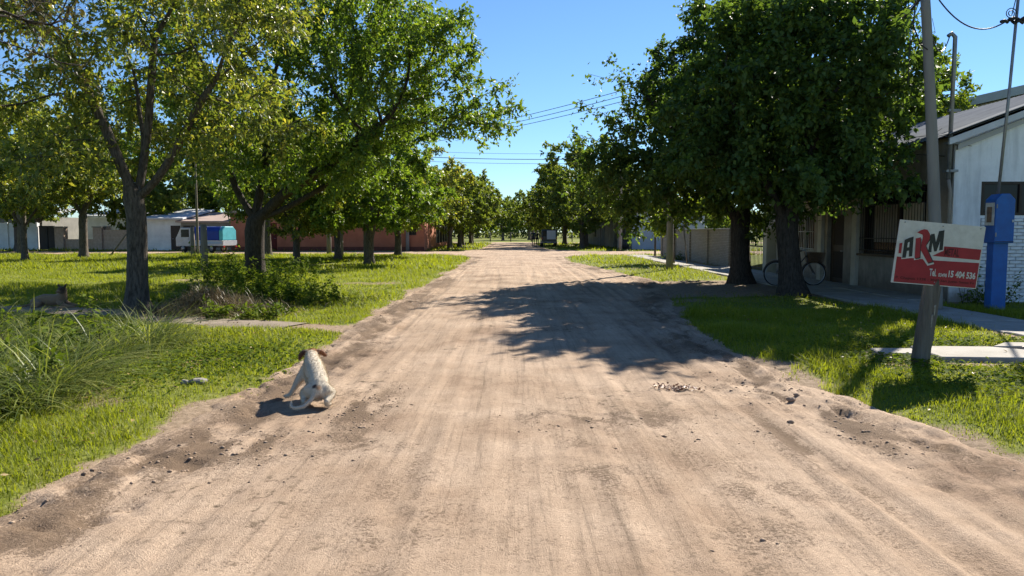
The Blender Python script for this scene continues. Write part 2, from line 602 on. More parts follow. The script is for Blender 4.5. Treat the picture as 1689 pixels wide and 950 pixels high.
# footpath of trodden earth on the left
px_, py_ = [], []
V, F = [], []
pts = PATH_L[1:]
acc = []
for (ax, ay), (bx, by) in zip(pts[:-1], pts[1:]):
    n = max(2, int(math.hypot(bx - ax, by - ay) / 0.15))
    acc += [(ax + (bx - ax) * i / n, ay + (by - ay) * i / n, bx - ax, by - ay) for i in range(n)]
for (x, y, dx, dy) in acc:
    L = math.hypot(dx, dy)
    for k in range(9):
        t = (k - 4) / 4 * 0.75
        xx, yy = x - dy / L * t, y + dx / L * t
        g = float(ground_h(xx, yy))
        V.append((xx, yy, g + 0.022 - 0.06 * abs(t / 0.75) ** 3 + 0.012 * float(NZ2.fbm(xx * 5, yy * 5, 2) - .5)))
for i in range(len(acc) - 1):
    for k in range(8):
        a = i * 9 + k
        F.append((a, a + 9, a + 10, a + 1))
o = link('footpath', mesh_np('footpath', np.array(V), np.array(F), True), plain('trodden', (0.26, 0.21, 0.16), (0.17, 0.135, 0.10), 3, 0.95, 0.5, 60))
o['kind'] = 'structure'
# ------------------------------------------------------------------ grass
leaf_mat('grass_blade', [(0.0, (0.0884, 0.1224, 0.01496)), (0.35, (0.1632, 0.204, 0.0204)), (0.7, (0.238, 0.2618, 0.0306)), (0.93, (0.2856, 0.2856, 0.0544)), (1.0, (0.3536, 0.306, 0.1496))], trans=0.52, tcol=(1.5, 1.45, 0.5), rough=0.55, spec=0.25, clump=0.55)
rng = np.random.default_rng(5)
def blades(P, length, width, lean, seg, rng, yaw=None):
    """P (n,3) roots -> vertices, triangles of curved tapering blades"""
    n = len(P)
    a = rng.random(n) * 2 * np.pi if yaw is None else yaw
    d = np.stack([np.cos(a), np.sin(a), 0 * a], -1)
    s = np.stack([-np.sin(a), np.cos(a), 0 * a], -1)
    L = length[:, None]
    W = width[:, None]
    ln = lean[:, None]
    rows = []
    for k in range(seg):
        t = k / seg
        c = P + d * (L * ln * t ** 1.8) + np.array([0, 0, 1.0]) * (L * t * (1 - 0.45 * ln * t))
        w = W * (1 - 0.55 * t) * 0.5
        rows += [c - s * w, c + s * w]
    rows.append(P + d * (L * ln) + np.array([0, 0, 1.0]) * (L * (1 - 0.45 * ln)))
    V = np.stack(rows, 1)
    nv = 2 * seg + 1
    tri = []
    for k in range(seg - 1):
        q = 2 * k
        tri += [(q, q + 1, q + 3), (q, q + 3, q + 2)]
    q = 2 * (seg - 1)
    tri.append((q, q + 1, q + 2))
    F = (np.arange(n)[:, None, None] * nv + np.array(tri)[None]).reshape(-1, 3)
    return V.reshape(-1, 3), F
def scatter(n, y0, y1, side, pad=1.2):
    """random spots of turf on one side of the road, kept where grass grows and the view reaches"""
    y = np.sqrt(rng.random(n) * (y1 ** 2 - y0 ** 2) + y0 ** 2)
    lim = 0.70 * y + pad
    l, r = road_edges(y)
    if side < 0:
        x = l + 0.5 - rng.random(n) * (lim + l + 0.5)
    else:
        x = r - 0.5 + rng.random(n) * np.maximum(0.05, np.minimum(lim, 60) - r + 0.5)
    return x, y
def turf(specs):
    Vs, Fs, nb = [], [], 0
    for (n, y0, y1, side, h0, h1, w0, seg) in specs:
        x, y = scatter(n, y0, y1, side)
        gm = grass_mask(x, y)
        keep = rng.random(n) < gm * (0.35 + 0.9 * NZ.fbm(x * 2.3, y * 2.3, 2))
        if side > 0:
            keep &= ~((x > 9.8) & (y > 16.3) & (y < 49))
            keep &= ~((x > 9.6) & (y > 63))
        x, y, gm = x[keep], y[keep], gm[keep]
        tall = NZ2.fbm(x * 0.8, y * 0.8, 3)
        ln = (h0 + (h1 - h0) * rng.random(len(x)) ** 1.5) * (0.45 + 1.1 * sst(0.3, 0.75, tall)) * (0.4 + 0.6 * gm)
        P = np.stack([x, y, ground_h(x, y) - 0.004], -1)
        V, F = blades(P, ln, w0 * (0.7 + 0.7 * rng.random(len(x))), 0.25 + 0.75 * rng.random(len(x)), seg, rng)
        Vs.append(V)
        Fs.append(F + nb)
        nb += len(V)
    return np.concatenate(Vs), np.concatenate(Fs)
for nm, side, sp in (('lawn_grass', -1, [(42000, 3.2, 8, -1, .035, .10, .006, 2), (105000, 8, 15, -1, .04, .12, .009, 2), (100000, 15, 30, -1, .06, .17, .018, 1), (100000, 30, 51, -1, .10, .22, .045, 1), (40000, 60, 103, -1, .12, .3, .09, 1)]),
                     ('verge_grass', 1, [(36000, 3.6, 8, 1, .04, .13, .006, 2), (90000, 8, 15, 1, .05, .16, .009, 2), (45000, 15, 30, 1, .07, .2, .018, 1), (32000, 30, 51, 1, .10, .25, .04, 1), (26000, 60, 103, 1, .12, .3, .09, 1)])):
    V, F = turf(sp)
    o = link(nm, mesh_np(nm, V, F, True), MATS['grass_blade'])
    o['kind'] = 'stuff'
    tag(o, 'short sunlit green grass covering the park side left of the dirt road' if side < 0 else 'patchy green grass on the verge before the houses right of the road', 'grass')
# broad-leaved weeds mixed into the verge
def leaf_quads(P, A, Nn, L, W, fold=0.12):
    A = A / np.linalg.norm(A, axis=1, keepdims=True)
    S = np.cross(A, Nn)
    S /= np.maximum(1e-6, np.linalg.norm(S, axis=1, keepdims=True))
    Nn = np.cross(S, A)
    L = L[:, None]
    W = W[:, None]
    v0 = P
    v1 = P + A * L * 0.42 + S * W * 0.5 + Nn * W * fold
    v2 = P + A * L - Nn * L * 0.12
    v3 = P + A * L * 0.42 - S * W * 0.5 + Nn * W * fold
    V = np.stack([v0, v1, v2, v3], 1).reshape(-1, 3)
    i = np.arange(len(P))[:, None] * 4
    F = np.concatenate([i + np.array([[0, 1, 2]]), i + np.array([[0, 2, 3]])], 1).reshape(-1, 3)
    return V, F
leaf_mat('weed_leaf', [(0.0, (0.05, 0.085, 0.014)), (0.5, (0.10, 0.15, 0.02)), (1.0, (0.19, 0.22, 0.035))], trans=0.4, spec=0.08, rough=0.8)
def weed_patch(n, centres, lo=0.03, hi=0.07):
    P = []
    for (cx, cy, rx, ry, wt) in centres:
        k = int(n * wt)
        q = rng.normal(size=(k, 2))
        P.append(np.stack([cx + q[:, 0] * rx, cy + q[:, 1] * ry], -1))
    P = np.concatenate(P)
    gm = grass_mask(P[:, 0], P[:, 1])
    P = P[gm > 0.35]
    x, y = P[:, 0], P[:, 1]
    z = ground_h(x, y) + 0.015 + rng.random(len(x)) * 0.06
    a = rng.random(len(x)) * 6.283
    A = np.stack([np.cos(a), np.sin(a), 0.25 + 0.5 * rng.random(len(x))], -1)
    Nn = np.stack([rng.normal(size=len(x)) * .3, rng.normal(size=len(x)) * .3, np.ones(len(x))], -1)
    L = lo + (hi - lo) * rng.random(len(x))
    return leaf_quads(np.stack([x, y, z], -1), A, Nn, L, L * 0.7)
V, F = weed_patch(17000, [(-4.3, 8.4, 0.9, 0.8, .18), (-3.6, 9.6, .7, .6, .1), (5.6, 7.3, .9, .5, .2), (6.2, 9.9, 1.0, .35, .14), (4.6, 8.9, .5, .4, .1), (6.0, 34, 1.2, 5, .12), (-5.2, 17.5, 1.3, 1.6, .16)])
o = link('broadleaf_weeds', mesh_np('broadleaf_weeds', V, F, True), MATS['weed_leaf'])
o['kind'] = 'stuff'
tag(o, 'low broad leaved weeds growing among the roadside grass', 'weeds')

# tall arching grass in the ditch
leaf_mat('reed_blade', [(0.0, (0.05, 0.085, 0.018)), (0.45, (0.12, 0.16, 0.034)), (0.75, (0.24, 0.27, 0.07)), (0.93, (0.36, 0.36, 0.13)), (1.0, (0.5, 0.46, 0.26))], trans=0.4, tcol=(1.3, 1.3, 0.6), clump=0.2)
cs = []
for k in range(150):
    y = 6.1 + 4.9 * rng.random()
    x = -4.35 - 0.16 * (y - 7) - (0.02 + 0.98 * rng.random() ** 1.2) * (0.5 * y - 1.2)
    cs.append((x, y, 0.42 + 0.62 * rng.random() ** 1.3))
Pr, Lr, Yr, Nr = [], [], [], []
for (x, y, s) in cs:
    k = int(130 * s)
    q = rng.normal(size=(k, 2)) * (0.10 + 0.06 * rng.random())
    Pr.append(np.stack([x + q[:, 0], y + q[:, 1]], -1))
    Lr.append(s * (0.35 + 0.85 * rng.random(k)))
    Yr.append(np.arctan2(q[:, 1], q[:, 0]) + rng.normal(size=k) * 0.6)
    Nr.append(0.35 + 1.2 * rng.random(k) ** 1.2 + np.hypot(q[:, 0], q[:, 1]) * 1.5)
Pr, Lr, Yr, Nr = np.concatenate(Pr), np.concatenate(Lr), np.concatenate(Yr), np.minimum(1.6, np.concatenate(Nr))
z = ground_h(Pr[:, 0], Pr[:, 1])
V, F = blades(np.stack([Pr[:, 0], Pr[:, 1], z], -1), Lr, 0.007 + 0.013 * rng.random(len(Lr)) ** 2, Nr, 5, rng, Yr)
o = link('tall_grass', mesh_np('tall_grass', V, F, True), MATS['reed_blade'])
o['kind'] = 'stuff'
tag(o, 'tall arching pale green grass filling the ditch by the lawn', 'tall grass')
# dry brushwood heap by the big tree
leaf_mat('dry_straw', [(0.0, (0.08, 0.062, 0.03)), (0.45, (0.18, 0.135, 0.068)), (0.75, (0.3, 0.23, 0.12)), (0.85, (0.12, 0.15, 0.035)), (1.0, (0.16, 0.19, 0.04))], trans=0.15, tcol=(1, 1, 1))
n = 8500
q = rng.normal(size=(n, 2)) * np.array([0.6, 0.42])
lump = NZ.fbm(q[:, 0] * 2.4 + 3, q[:, 1] * 2.4, 3)
x, y = -5.75 + q[:, 0], 14.2 + q[:, 1]
hh = 0.40 * np.exp(-((q[:, 0] / .85) ** 2 + (q[:, 1] / .6) ** 2)) * (0.3 + 1.2 * lump)
P = np.stack([x, y, ground_h(x, y) + hh * rng.random(n)], -1)
V, F = blades(P, (0.06 + 0.3 * rng.random(n) ** 2) * (0.5 + lump), 0.005 + 0.008 * rng.random(n), 0.2 + 1.7 * rng.random(n), 3, rng)
o = link('dry_brush', mesh_np('dry_brush', V, F, True), MATS['dry_straw'])
o['kind'] = 'stuff'
tag(o, 'heap of dry brown brush beside the rough barked tree', 'dry brush')

# crumbs of earth and pebbles on the road
def clods(n, xy, size, name, mat, label, cat):
    base = np.array([(1, 0, 0), (-1, 0, 0), (0, 1, 0), (0, -1, 0), (0, 0, 1), (0, 0, -1)], float)
    fc = np.array([(0, 2, 4), (2, 1, 4), (1, 3, 4), (3, 0, 4), (2, 0, 5), (1, 2, 5), (3, 1, 5), (0, 3, 5)])
    s = size * (0.3 + rng.random(len(xy)) ** 4 * 2.6)
    J = 1 + 0.5 * (rng.random((len(xy), 6, 1)) - 0.5)
    yaw = rng.random(len(xy)) * 6.28
    B = base[None] * J * s[:, None, None] * np.array([1.3, 1.0, 0.6])
    c, sn = np.cos(yaw)[:, None], np.sin(yaw)[:, None]
    Bx = B[..., 0] * c - B[..., 1] * sn
    By = B[..., 0] * sn + B[..., 1] * c
    z = np.maximum(road_h(xy[:, 0], xy[:, 1]), ground_h(xy[:, 0], xy[:, 1]))
    V = np.stack([Bx + xy[:, :1], By + xy[:, 1:], B[..., 2] + z[:, None] + 0.15 * s[:, None]], -1).reshape(-1, 3)
    F = (np.arange(len(xy))[:, None, None] * 6 + fc[None]).reshape(-1, 3)
    o = link(name, mesh_np(name, V, F), mat)
    o['kind'] = 'stuff'
    tag(o, label, cat)
xy = []
for (n, fx) in ((500, lambda y: road_edges(y)[0] + 0.1 + np.abs(rng.normal(size=len(y))) * 0.45), (600, lambda y: road_edges(y)[1] - 0.1 - np.abs(rng.normal(size=len(y))) * 0.5), (110, lambda y: -2.4 + 5.2 * rng.random(len(y)))):
    y = 2.6 + rng.random(n) ** 1.4 * 14
    xy.append(np.stack([fx(y), y], -1))
for (cx, cy, sx, sy, n) in ((-1.25, 6.3, .22, .5, 300), (1.0, 5.8, .6, .3, 120), (-2.0, 5.3, .35, .35, 300), (2.4, 7.6, .3, .5, 160), (2.75, 5.9, .15, .6, 200), (2.9, 9.4, .2, .4, 120)):
    xy.append(rng.normal(size=(n, 2)) * np.array([sx, sy]) + np.array([cx, cy]))
clods(0, np.concatenate(xy), 0.0062, 'dirt_clods', plain('clod', (0.37, 0.27, 0.19), (0.22, 0.155, 0.105), 6, 0.95, 0.3, 80), 'loose crumbs of brown earth along the edges of the dirt road', 'clods')

# fallen leaves under the trees
leaf_mat('fallen_leaf', [(0, (.13, .08, .035)), (.5, (.26, .18, .06)), (1, (.36, .27, .1))], trans=.1, tcol=(1, 1, 1), spec=.15)
n = 1500
fx = np.where(rng.random(n) < .75, -3.0 - 6.5 * rng.random(n), 3.6 + 3.4 * rng.random(n))
fy = 4.5 + 15 * rng.random(n)
P = np.stack([fx, fy, ground_h(fx, fy) + .03 + .05 * rng.random(n)], -1)
A = rng.normal(size=(n, 3)) * np.array([1, 1, .25])
V, F = leaf_quads(P, A, rng.normal(size=(n, 3)) * .5 + np.array([0, 0, 1]), .035 + .035 * rng.random(n), .02 + .02 * rng.random(n))
o = link('fallen_leaves', mesh_np('fallen_leaves', V, F), MATS['fallen_leaf'])
o['kind'] = 'stuff'
tag(o, 'scattered yellow brown fallen leaves on the roadside grass', 'leaves')
# ------------------------------------------------------------------ trees
def bark(name, c1, c2):
    m, nt, b = nodes_of(name)
    tc = N(nt, 'ShaderNodeTexCoord')
    mp = N(nt, 'ShaderNodeMapping')
    mp.inputs['Scale'].default_value = (1, 1, 0.22)
    nt.links.new(tc.outputs['Object'], mp.inputs[0])
    n1 = N(nt, 'ShaderNodeTexNoise')
    n1.inputs['Scale'].default_value = 26
    n1.inputs['Detail'].default_value = 6
    n1.inputs['Roughness'].default_value = 0.7
    nt.links.new(mp.outputs[0], n1.inputs['Vector'])
    r = ramp(nt, [(0.35, c2), (0.62, c1)])
    nt.links.new(n1.outputs[0], r.inputs[0])
    nt.links.new(r.outputs[0], b.inputs['Base Color'])
    b.inputs['Roughness'].default_value = 0.9
    b.inputs['Specular IOR Level'].default_value = 0.2
    bp = N(nt, 'ShaderNodeBump')
    bp.inputs['Strength'].default_value = 0.9
    bp.inputs['Distance'].default_value = 0.07
    nt.links.new(n1.outputs[0], bp.inputs['Height'])
    nt.links.new(bp.outputs[0], b.inputs['Normal'])
    MATS[name] = m
    return m
bark('bark_grey', (0.165, 0.138, 0.108), (0.048, 0.039, 0.03))
bark('bark_dark', (0.08, 0.0656, 0.0544), (0.024, 0.02, 0.016))
leaf_mat('leaf_autumn', [(0.0, (0.0819, 0.115, 0.0327)), (0.35, (0.139, 0.189, 0.0425)), (0.62, (0.229, 0.27, 0.0557)), (0.85, (0.361, 0.352, 0.0737)), (0.94, (0.539, 0.409, 0.0819)), (1.0, (0.409, 0.213, 0.0819))], trans=0.5, spec=0.5, rough=0.42, clump=0.25)
leaf_mat('leaf_green', [(0.0, (0.0537, 0.0999, 0.02)), (0.4, (0.108, 0.185, 0.0307)), (0.75, (0.185, 0.261, 0.04)), (1.0, (0.307, 0.33, 0.0615))], trans=0.5, spec=0.4, rough=0.48)
leaf_mat('leaf_mulberry', [(0.0, (0.0484, 0.0857, 0.0276)), (0.5, (0.0802, 0.139, 0.036)), (0.85, (0.131, 0.194, 0.0415)), (1.0, (0.208, 0.249, 0.0554))], trans=0.5, spec=0.3, rough=0.55)
leaf_mat('leaf_light', [(0.0, (0.064, 0.102, 0.0192)), (0.5, (0.128, 0.192, 0.0282)), (1.0, (0.256, 0.282, 0.0511))], trans=0.5, spec=0.4)
leaf_mat('leaf_dry', [(0.0, (0.03, 0.028, 0.016)), (0.6, (0.07, 0.06, 0.03)), (1.0, (0.14, 0.12, 0.04))], trans=0.25, spec=0.2)
leaf_mat('leaf_far', [(0.0, (0.0684, 0.103, 0.0274)), (0.5, (0.137, 0.191, 0.0411)), (1.0, (0.274, 0.287, 0.0684))], trans=0.45, spec=0.25, clump=0.5)

def crown_points(lobes, nclump, per, spread, seed, surf=0.75, zmin=None, flat=0.6):
    """attraction points in clumps spread through the lobes, denser towards the outside"""
    rg = np.random.default_rng(seed)
    vol = np.array([l[3] * l[4] * l[5] for l in lobes])
    vol = vol / vol.sum()
    pts, cl = [], []
    for k in range(nclump):
        L = lobes[rg.choice(len(lobes), p=vol)]
        d = rg.normal(size=3)
        d /= np.linalg.norm(d)
        r = rg.random() ** (1 / 3) if rg.random() > surf else 0.72 + 0.3 * rg.random()
        c = np.array(L[:3]) + d * r * np.array(L[3:6])
        if zmin is not None and c[2] < zmin:
            c[2] = zmin + 0.5 * rg.random()
        q = rg.normal(size=(per, 3)) * spread * np.array([1, 1, flat])
        pts.append(c + q)
    return np.concatenate(pts)

def grow(att, stems, step, kill, seed, iters=90):
    rg = np.random.default_rng(seed)
    pos, par = [], []
    for st in stems:                       # st = (parent index or -1 by nearest, [points])
        pi, pl = st
        pl = [np.array(p, float) for p in pl]
        if pi is None:
            pos.append(pl[0])
            par.append(-1)
            last = len(pos) - 1
        else:
            last = int(np.argmin([np.linalg.norm(p - pl[0]) for p in pos]))
        for a, b in zip(pl[:-1], pl[1:]):
            n = max(1, int(np.linalg.norm(b - a) / step))
            for i in range(1, n + 1):
                pos.append(a + (b - a) * i / n + rg.normal(size=3) * 0.012)
                par.append(last)
                last = len(pos) - 1
    P = np.array(pos)
    base = par[:]
    D = np.linalg.norm(att[:, None] - P[None], axis=2)
    ni = D.argmin(1)
    nd = D.min(1)
    alive = nd > kill
    pos = list(P)
    par = base
    ban = {}
    for it in range(iters):
        idx = np.where(alive)[0]
        if len(idx) == 0:
            break
        PA = np.array(pos)
        dv = att[idx] - PA[ni[idx]]
        dv /= np.linalg.norm(dv, axis=1, keepdims=True)
        acc = np.zeros((len(pos), 3))
        np.add.at(acc, ni[idx], dv)
        cnt = np.bincount(ni[idx], minlength=len(pos))
        new = []
        for j in np.where(cnt > 0)[0]:
            if ban.get(j, 0) > 3:
                continue
            v = acc[j] / cnt[j] + rg.normal(size=3) * 0.25
            if par[j] >= 0:
                bd = PA[j] - PA[par[j]]
                v = v + 0.35 * bd / (np.linalg.norm(bd) + 1e-9)
            v /= np.linalg.norm(v) + 1e-9
            new.append(PA[j] + v * step)
            par.append(int(j))
            ban[j] = ban.get(j, 0) + 1
        if not new:
            break
        s0 = len(pos)
        pos += new
        NP = np.array(new)
        d2 = np.linalg.norm(att[idx][:, None] - NP[None], axis=2)
        mn = d2.min(1)
        better = mn < nd[idx]
        ii = idx[better]
        ni[ii] = s0 + d2.argmin(1)[better]
        nd[ii] = mn[better]
        alive[idx] = nd[idx] > kill
    return np.array(pos), np.array(par)

def skeleton_mesh(P, par, base_r, tip_r):
    n = len(P)
    ch = [[] for _ in range(n)]
    for i in range(n):
        if par[i] >= 0:
            ch[par[i]].append(i)
    tips = np.zeros(n)
    for i in range(n - 1, -1, -1):
        if not ch[i]:
            tips[i] += 1
        if par[i] >= 0:
            tips[par[i]] += tips[i]
    # parents always precede children, so one reverse pass is enough
    e = math.log(max(3, tips[0])) / math.log(base_r / tip_r)
    rad = tip_r * tips ** (1 / e)
    chains = []
    stack = [0] + [i for i in range(1, n) if par[i] < 0]
    while stack:
        i = stack.pop()
        c = [par[i], i] if par[i] >= 0 else [i]
        while ch[i]:
            k = max(ch[i], key=lambda q: tips[q])
            stack += [q for q in ch[i] if q != k]
            c.append(k)
            i = k
        if len(c) > 1:
            chains.append(c)
    return rad, chains, tips

def tubes(P, rad, chains, lo, hi, flare_z=None):
    Vs, Fs, nb = [], [], 0
    rg = np.random.default_rng(1)
    for c in chains:
        r = rad[c].copy()
        if len(c) > 1:
            r[0] = min(r[0], r[1] * 1.25)
        if not (lo <= r[0] < hi):
            continue
        p = P[c].copy()
        if len(c) > 4:
            p[1:-1] = 0.25 * p[:-2] + 0.5 * p[1:-1] + 0.25 * p[2:]
        if flare_z is not None:
            r = r * (1 + 0.75 * np.exp(-np.maximum(0, p[:, 2] - flare_z) / 0.22))
        sides = 12 if r[0] > 0.08 else 7 if r[0] > 0.03 else 4 if r[0] > 0.012 else 3
        t = np.gradient(p, axis=0)
        t /= np.linalg.norm(t, axis=1, keepdims=True) + 1e-9
        ref = np.array([0.31, 0.95, 0.05]) if abs(t[0][2]) > 0.5 else np.array([0.1, 0.1, 1.0])
        u = np.cross(t, ref)
        u /= np.linalg.norm(u, axis=1, keepdims=True) + 1e-9
        w = np.cross(t, u)
        a = np.arange(sides) / sides * 2 * np.pi
        lump = 1 + (0.16 * (rg.random((1, sides, 1)) - 0.5) + 0.10 * (rg.random((len(c), sides, 1)) - 0.5)) * (1 if sides > 6 else 0)
        V = p[:, None] + lump * r[:, None, None] * (np.cos(a)[None, :, None] * u[:, None] + np.sin(a)[None, :, None] * w[:, None])
        i = (np.arange(len(c) - 1)[:, None] * sides + np.arange(sides)[None])
        j = (np.arange(len(c) - 1)[:, None] * sides + (np.arange(sides)[None] + 1) % sides)
        F = np.stack([i, j, j + sides, i + sides], -1).reshape(-1, 4)
        Vs.append(V.reshape(-1, 3))
        Fs.append(F + nb)
        nb += V.shape[0] * sides
    if not Vs:
        return None
    return np.concatenate(Vs), np.concatenate(Fs)

def leafage(P, par, rad, thr, count, L, W, seed, twig=(0.15, 0.5), droop=0.35, up=0.8, per=8, keep_twigs=False, hang=0.3):
    rg = np.random.default_rng(seed)
    cand = np.where((rad < thr) & (par >= 0))[0]
    nt_ = max(1, count // per)
    j = rg.choice(cand, nt_)
    bd = P[j] - P[par[j]]
    bd /= np.linalg.norm(bd, axis=1, keepdims=True) + 1e-9
    d = 0.7 * bd + rg.normal(size=(nt_, 3)) * 0.75
    d[:, 2] -= droop * rg.random(nt_)
    d /= np.linalg.norm(d, axis=1, keepdims=True)
    tl = twig[0] + (twig[1] - twig[0]) * rg.random(nt_)
    st = P[j] - bd * rg.random((nt_, 1)) * 0.3
    t = (np.arange(per)[None] + rg.random((nt_, per))) / per
    sag = -0.35 * droop * tl[:, None] * t ** 2
    pos = st[:, None] + d[:, None] * (tl[:, None] * t)[..., None]
    pos[..., 2] += sag
    pos = pos.reshape(-1, 3)
    m_ = len(pos)
    dd = np.repeat(d, per, 0)
    A = dd * 0.5 + rg.normal(size=(m_, 3)) * 0.65
    A[:, 2] -= hang
    Nn = rg.normal(size=(m_, 3)) * (1 - up) * 1.3
    Nn[:, 2] += up
    sz = 0.65 + 0.6 * rg.random(m_)
    V, F = leaf_quads(pos + rg.normal(size=(m_, 3)) * 0.02, A, Nn, L * sz, W * sz)
    tw = None
    if keep_twigs:
        q = st + d * tl[:, None]
        q[:, 2] -= 0.35 * droop * tl
        s = np.cross(d, np.array([0.2, 0.3, 1.0]))
        s /= np.linalg.norm(s, axis=1, keepdims=True) + 1e-9
        r = 0.0035
        TV = np.stack([st - s * r, st + s * r, st + np.array([0, 0, r * 1.6]), q], 1).reshape(-1, 3)
        i = np.arange(nt_)[:, None] * 4
        TF = np.concatenate([i + np.array([[0, 1, 3]]), i + np.array([[1, 2, 3]]), i + np.array([[2, 0, 3]])], 1).reshape(-1, 3)
        tw = (TV, TF)
    return V, F, tw

def make_tree(name, loc, label, group, lobes, stems, base_r, leaf, bk, nleaf, L, W, seed, nclump=70, per_clump=14, spread=0.5, step=0.3, kill=0.45, tip_r=0.006, thr=0.03, zmin=None, twigs=False, surf=0.75, cull=None, **kw):
    """everything is given relative to the tree's foot"""
    att = crown_points(lobes, nclump, per_clump, spread, seed, surf, zmin)
    P, par = grow(att, stems, step, kill, seed + 1)
    rad, chains, tips = skeleton_mesh(P, par, base_r, tip_r)
    root = thing(name, loc, label, 'tree', group)
    T = tubes(P, rad, chains, base_r * 0.36, 99, 0.0)
    link('trunk', mesh_np('trunk', T[0], T[1], True), MATS[bk], root)
    T = tubes(P, rad, chains, 0, base_r * 0.36)
    if T is not None:
        o = link('branchwork', mesh_np('branchwork', T[0], T[1], True), MATS[bk], root)
        o['kind'] = 'stuff'
    V, F, tw = leafage(P, par, rad, thr, nleaf, L, W, seed + 2, keep_twigs=twigs, **kw)
    if cull is not None:
        k = cull(V[::4] + np.array(loc))
        V = V.reshape(-1, 4, 3)[k].reshape(-1, 3)
        F = F[:2 * int(k.sum())]
    o = link('crown', mesh_np('crown', V, F, False), MATS[leaf], root)
    o['kind'] = 'stuff'
    if tw is not None:
        o = link('twigwork', mesh_np('twigwork', *tw), MATS[bk], root)
        o['kind'] = 'stuff'
    return root

G_AV = 'trees of the avenue'
# big sparse tree by the footpath
make_tree('park_tree', (-7.44, 14.64, 0), 'sparse yellowing tree with forked grey trunk standing beside the trodden footpath', G_AV,
    [(0.2, -0.2, 5.0, 3.4, 3.0, 2.3), (2.4, -0.6, 4.0, 1.7, 1.6, 1.0), (-2.0, -0.4, 4.6, 2.3, 2.0, 1.6), (1.4, 0, 6.6, 2.6, 2.2, 1.6)],
    [(None, [(0, 0, -0.05), (0.02, 0, 1.2), (0.05, 0, 2.25)]), (1, [(0.05, 0, 2.25), (-0.45, -.1, 3.6), (-1.1, -.2, 5.2)]), (1, [(0.05, 0, 2.2), (0.25, .2, 3.5), (0.35, .3, 5.4)]),
     (1, [(0.05, 0, 2.1), (0.9, -.2, 3.1), (1.7, -.3, 4.4)]), (1, [(0.05, 0, 2.3), (0.0, .5, 3.5), (-.5, 1.2, 5)])],
    0.185, 'leaf_autumn', 'bark_grey', 30000, 0.12, 0.055, 21, nclump=95, per_clump=13, spread=0.42, twigs=True, thr=0.022, surf=0.55, per=6, droop=0.6, up=0.45, twig=(0.2, 0.55), zmin=2.7)
# full green tree whose crown leans out over the road
make_tree('park_tree', (-8.4, 24.2, 0), 'full green tree with dark low fork, its crown leaning out over the road', G_AV,
    [(1.6, -1, 6.3, 4.4, 4.0, 3.2), (5.6, -3.2, 5.7, 2.1, 2.4, 2.0), (5.9, -3.2, 5.6, 2.2, 2.2, 2.0), (5.4, -3.0, 6.6, 2.2, 2.0, 1.5), (6.5, -3.4, 6.5, 1.2, 1.4, 1.0), (-1.2, 0, 5.0, 3.0, 3.2, 2.2), (3.6, -1.6, 3.9, 2.8, 2.6, 1.2), (4.2, -2.2, 7.0, 2.4, 2.6, 2.2), (2, 0, 9.0, 3.0, 3, 1.8)],
    [(None, [(0, 0, -0.05), (0, 0, 1.2), (0.02, 0, 2.0)]), (1, [(0.02, 0, 2.0), (-.6, 0, 3.0), (-1.0, 0, 4.6)]), (1, [(0.02, 0, 1.9), (1.2, -.3, 2.9), (2.6, -1, 3.6), (4.4, -2.4, 4.6)]),
     (1, [(0.02, 0, 2.0), (0.25, .1, 3.2), (0.6, .2, 5.2)]), (1, [(0.02, 0, 1.9), (1.5, -.2, 2.55), (2.9, -.4, 3.3), (4, -.6, 4.2)])],
    0.30, 'leaf_green', 'bark_dark', 98000, 0.135, 0.07, 33, nclump=215, per_clump=12, spread=0.5, thr=0.03, per=9, droop=0.35, up=0.6, zmin=2.7)
# two dark broad trees on the right
G_MU = 'dark trees shading the walk'
MUL = dict(leaf='leaf_mulberry', bk='bark_dark', L=0.14, W=0.10, step=0.32, thr=0.03, droop=0.55, up=0.72, per=9, twig=(0.2, 0.65), hang=0.35)
make_tree('shade_tree', (7.04, 22.7, 0), 'dark broad tree with thick straight trunk before the barred gate', G_MU,
    [(0, 2.0, 5.8, 2.7, 3.0, 2.8), (-2.3, 1.7, 3.9, 2.0, 2.2, 1.7), (.7, 2.0, 8.3, 1.9, 1.9, 1.6), (-2.4, .7, 2.9, 1.9, 2.0, 1.0), (.4, -.4, 3.2, 2.0, 1.8, 1.2), (2.0, 2.4, 6.0, 1.8, 2.2, 2.4)],
    [(None, [(0, 0, -0.05), (-.05, 0, 1.2), (-.12, 0, 1.9)]), (1, [(-.12, 0, 1.9), (-1.2, .2, 3.4), (-2.2, .3, 5)]), (1, [(-.1, 0, 1.9), (.6, .3, 3.6), (.9, .4, 6)]), (1, [(-.1, 0, 1.8), (-.4, -.9, 3.2), (-.8, -1.6, 4.8)]), (1, [(-1.2, .2, 3.4), (-2.4, .6, 5.2), (-4.1, .6, 7.0)]), (1, [(-1.2, .2, 3.4), (-3.0, .4, 4.6), (-5.0, .3, 5.6)]), (1, [(-1.2, .2, 3.2), (-3.2, .2, 4.0), (-5.3, 0, 4.6)]), (1, [(-2.2, .3, 5), (-3.2, .8, 6.2), (-4.6, .9, 6.5)])],
    0.275, nleaf=84000, seed=51, nclump=190, per_clump=12, spread=0.48, zmin=1.8, cull=lambda p: ~((p[:, 0] < 4.4) & (p[:, 2] > 4.2) & (np.random.default_rng(8).random(len(p)) < .6)), **MUL)
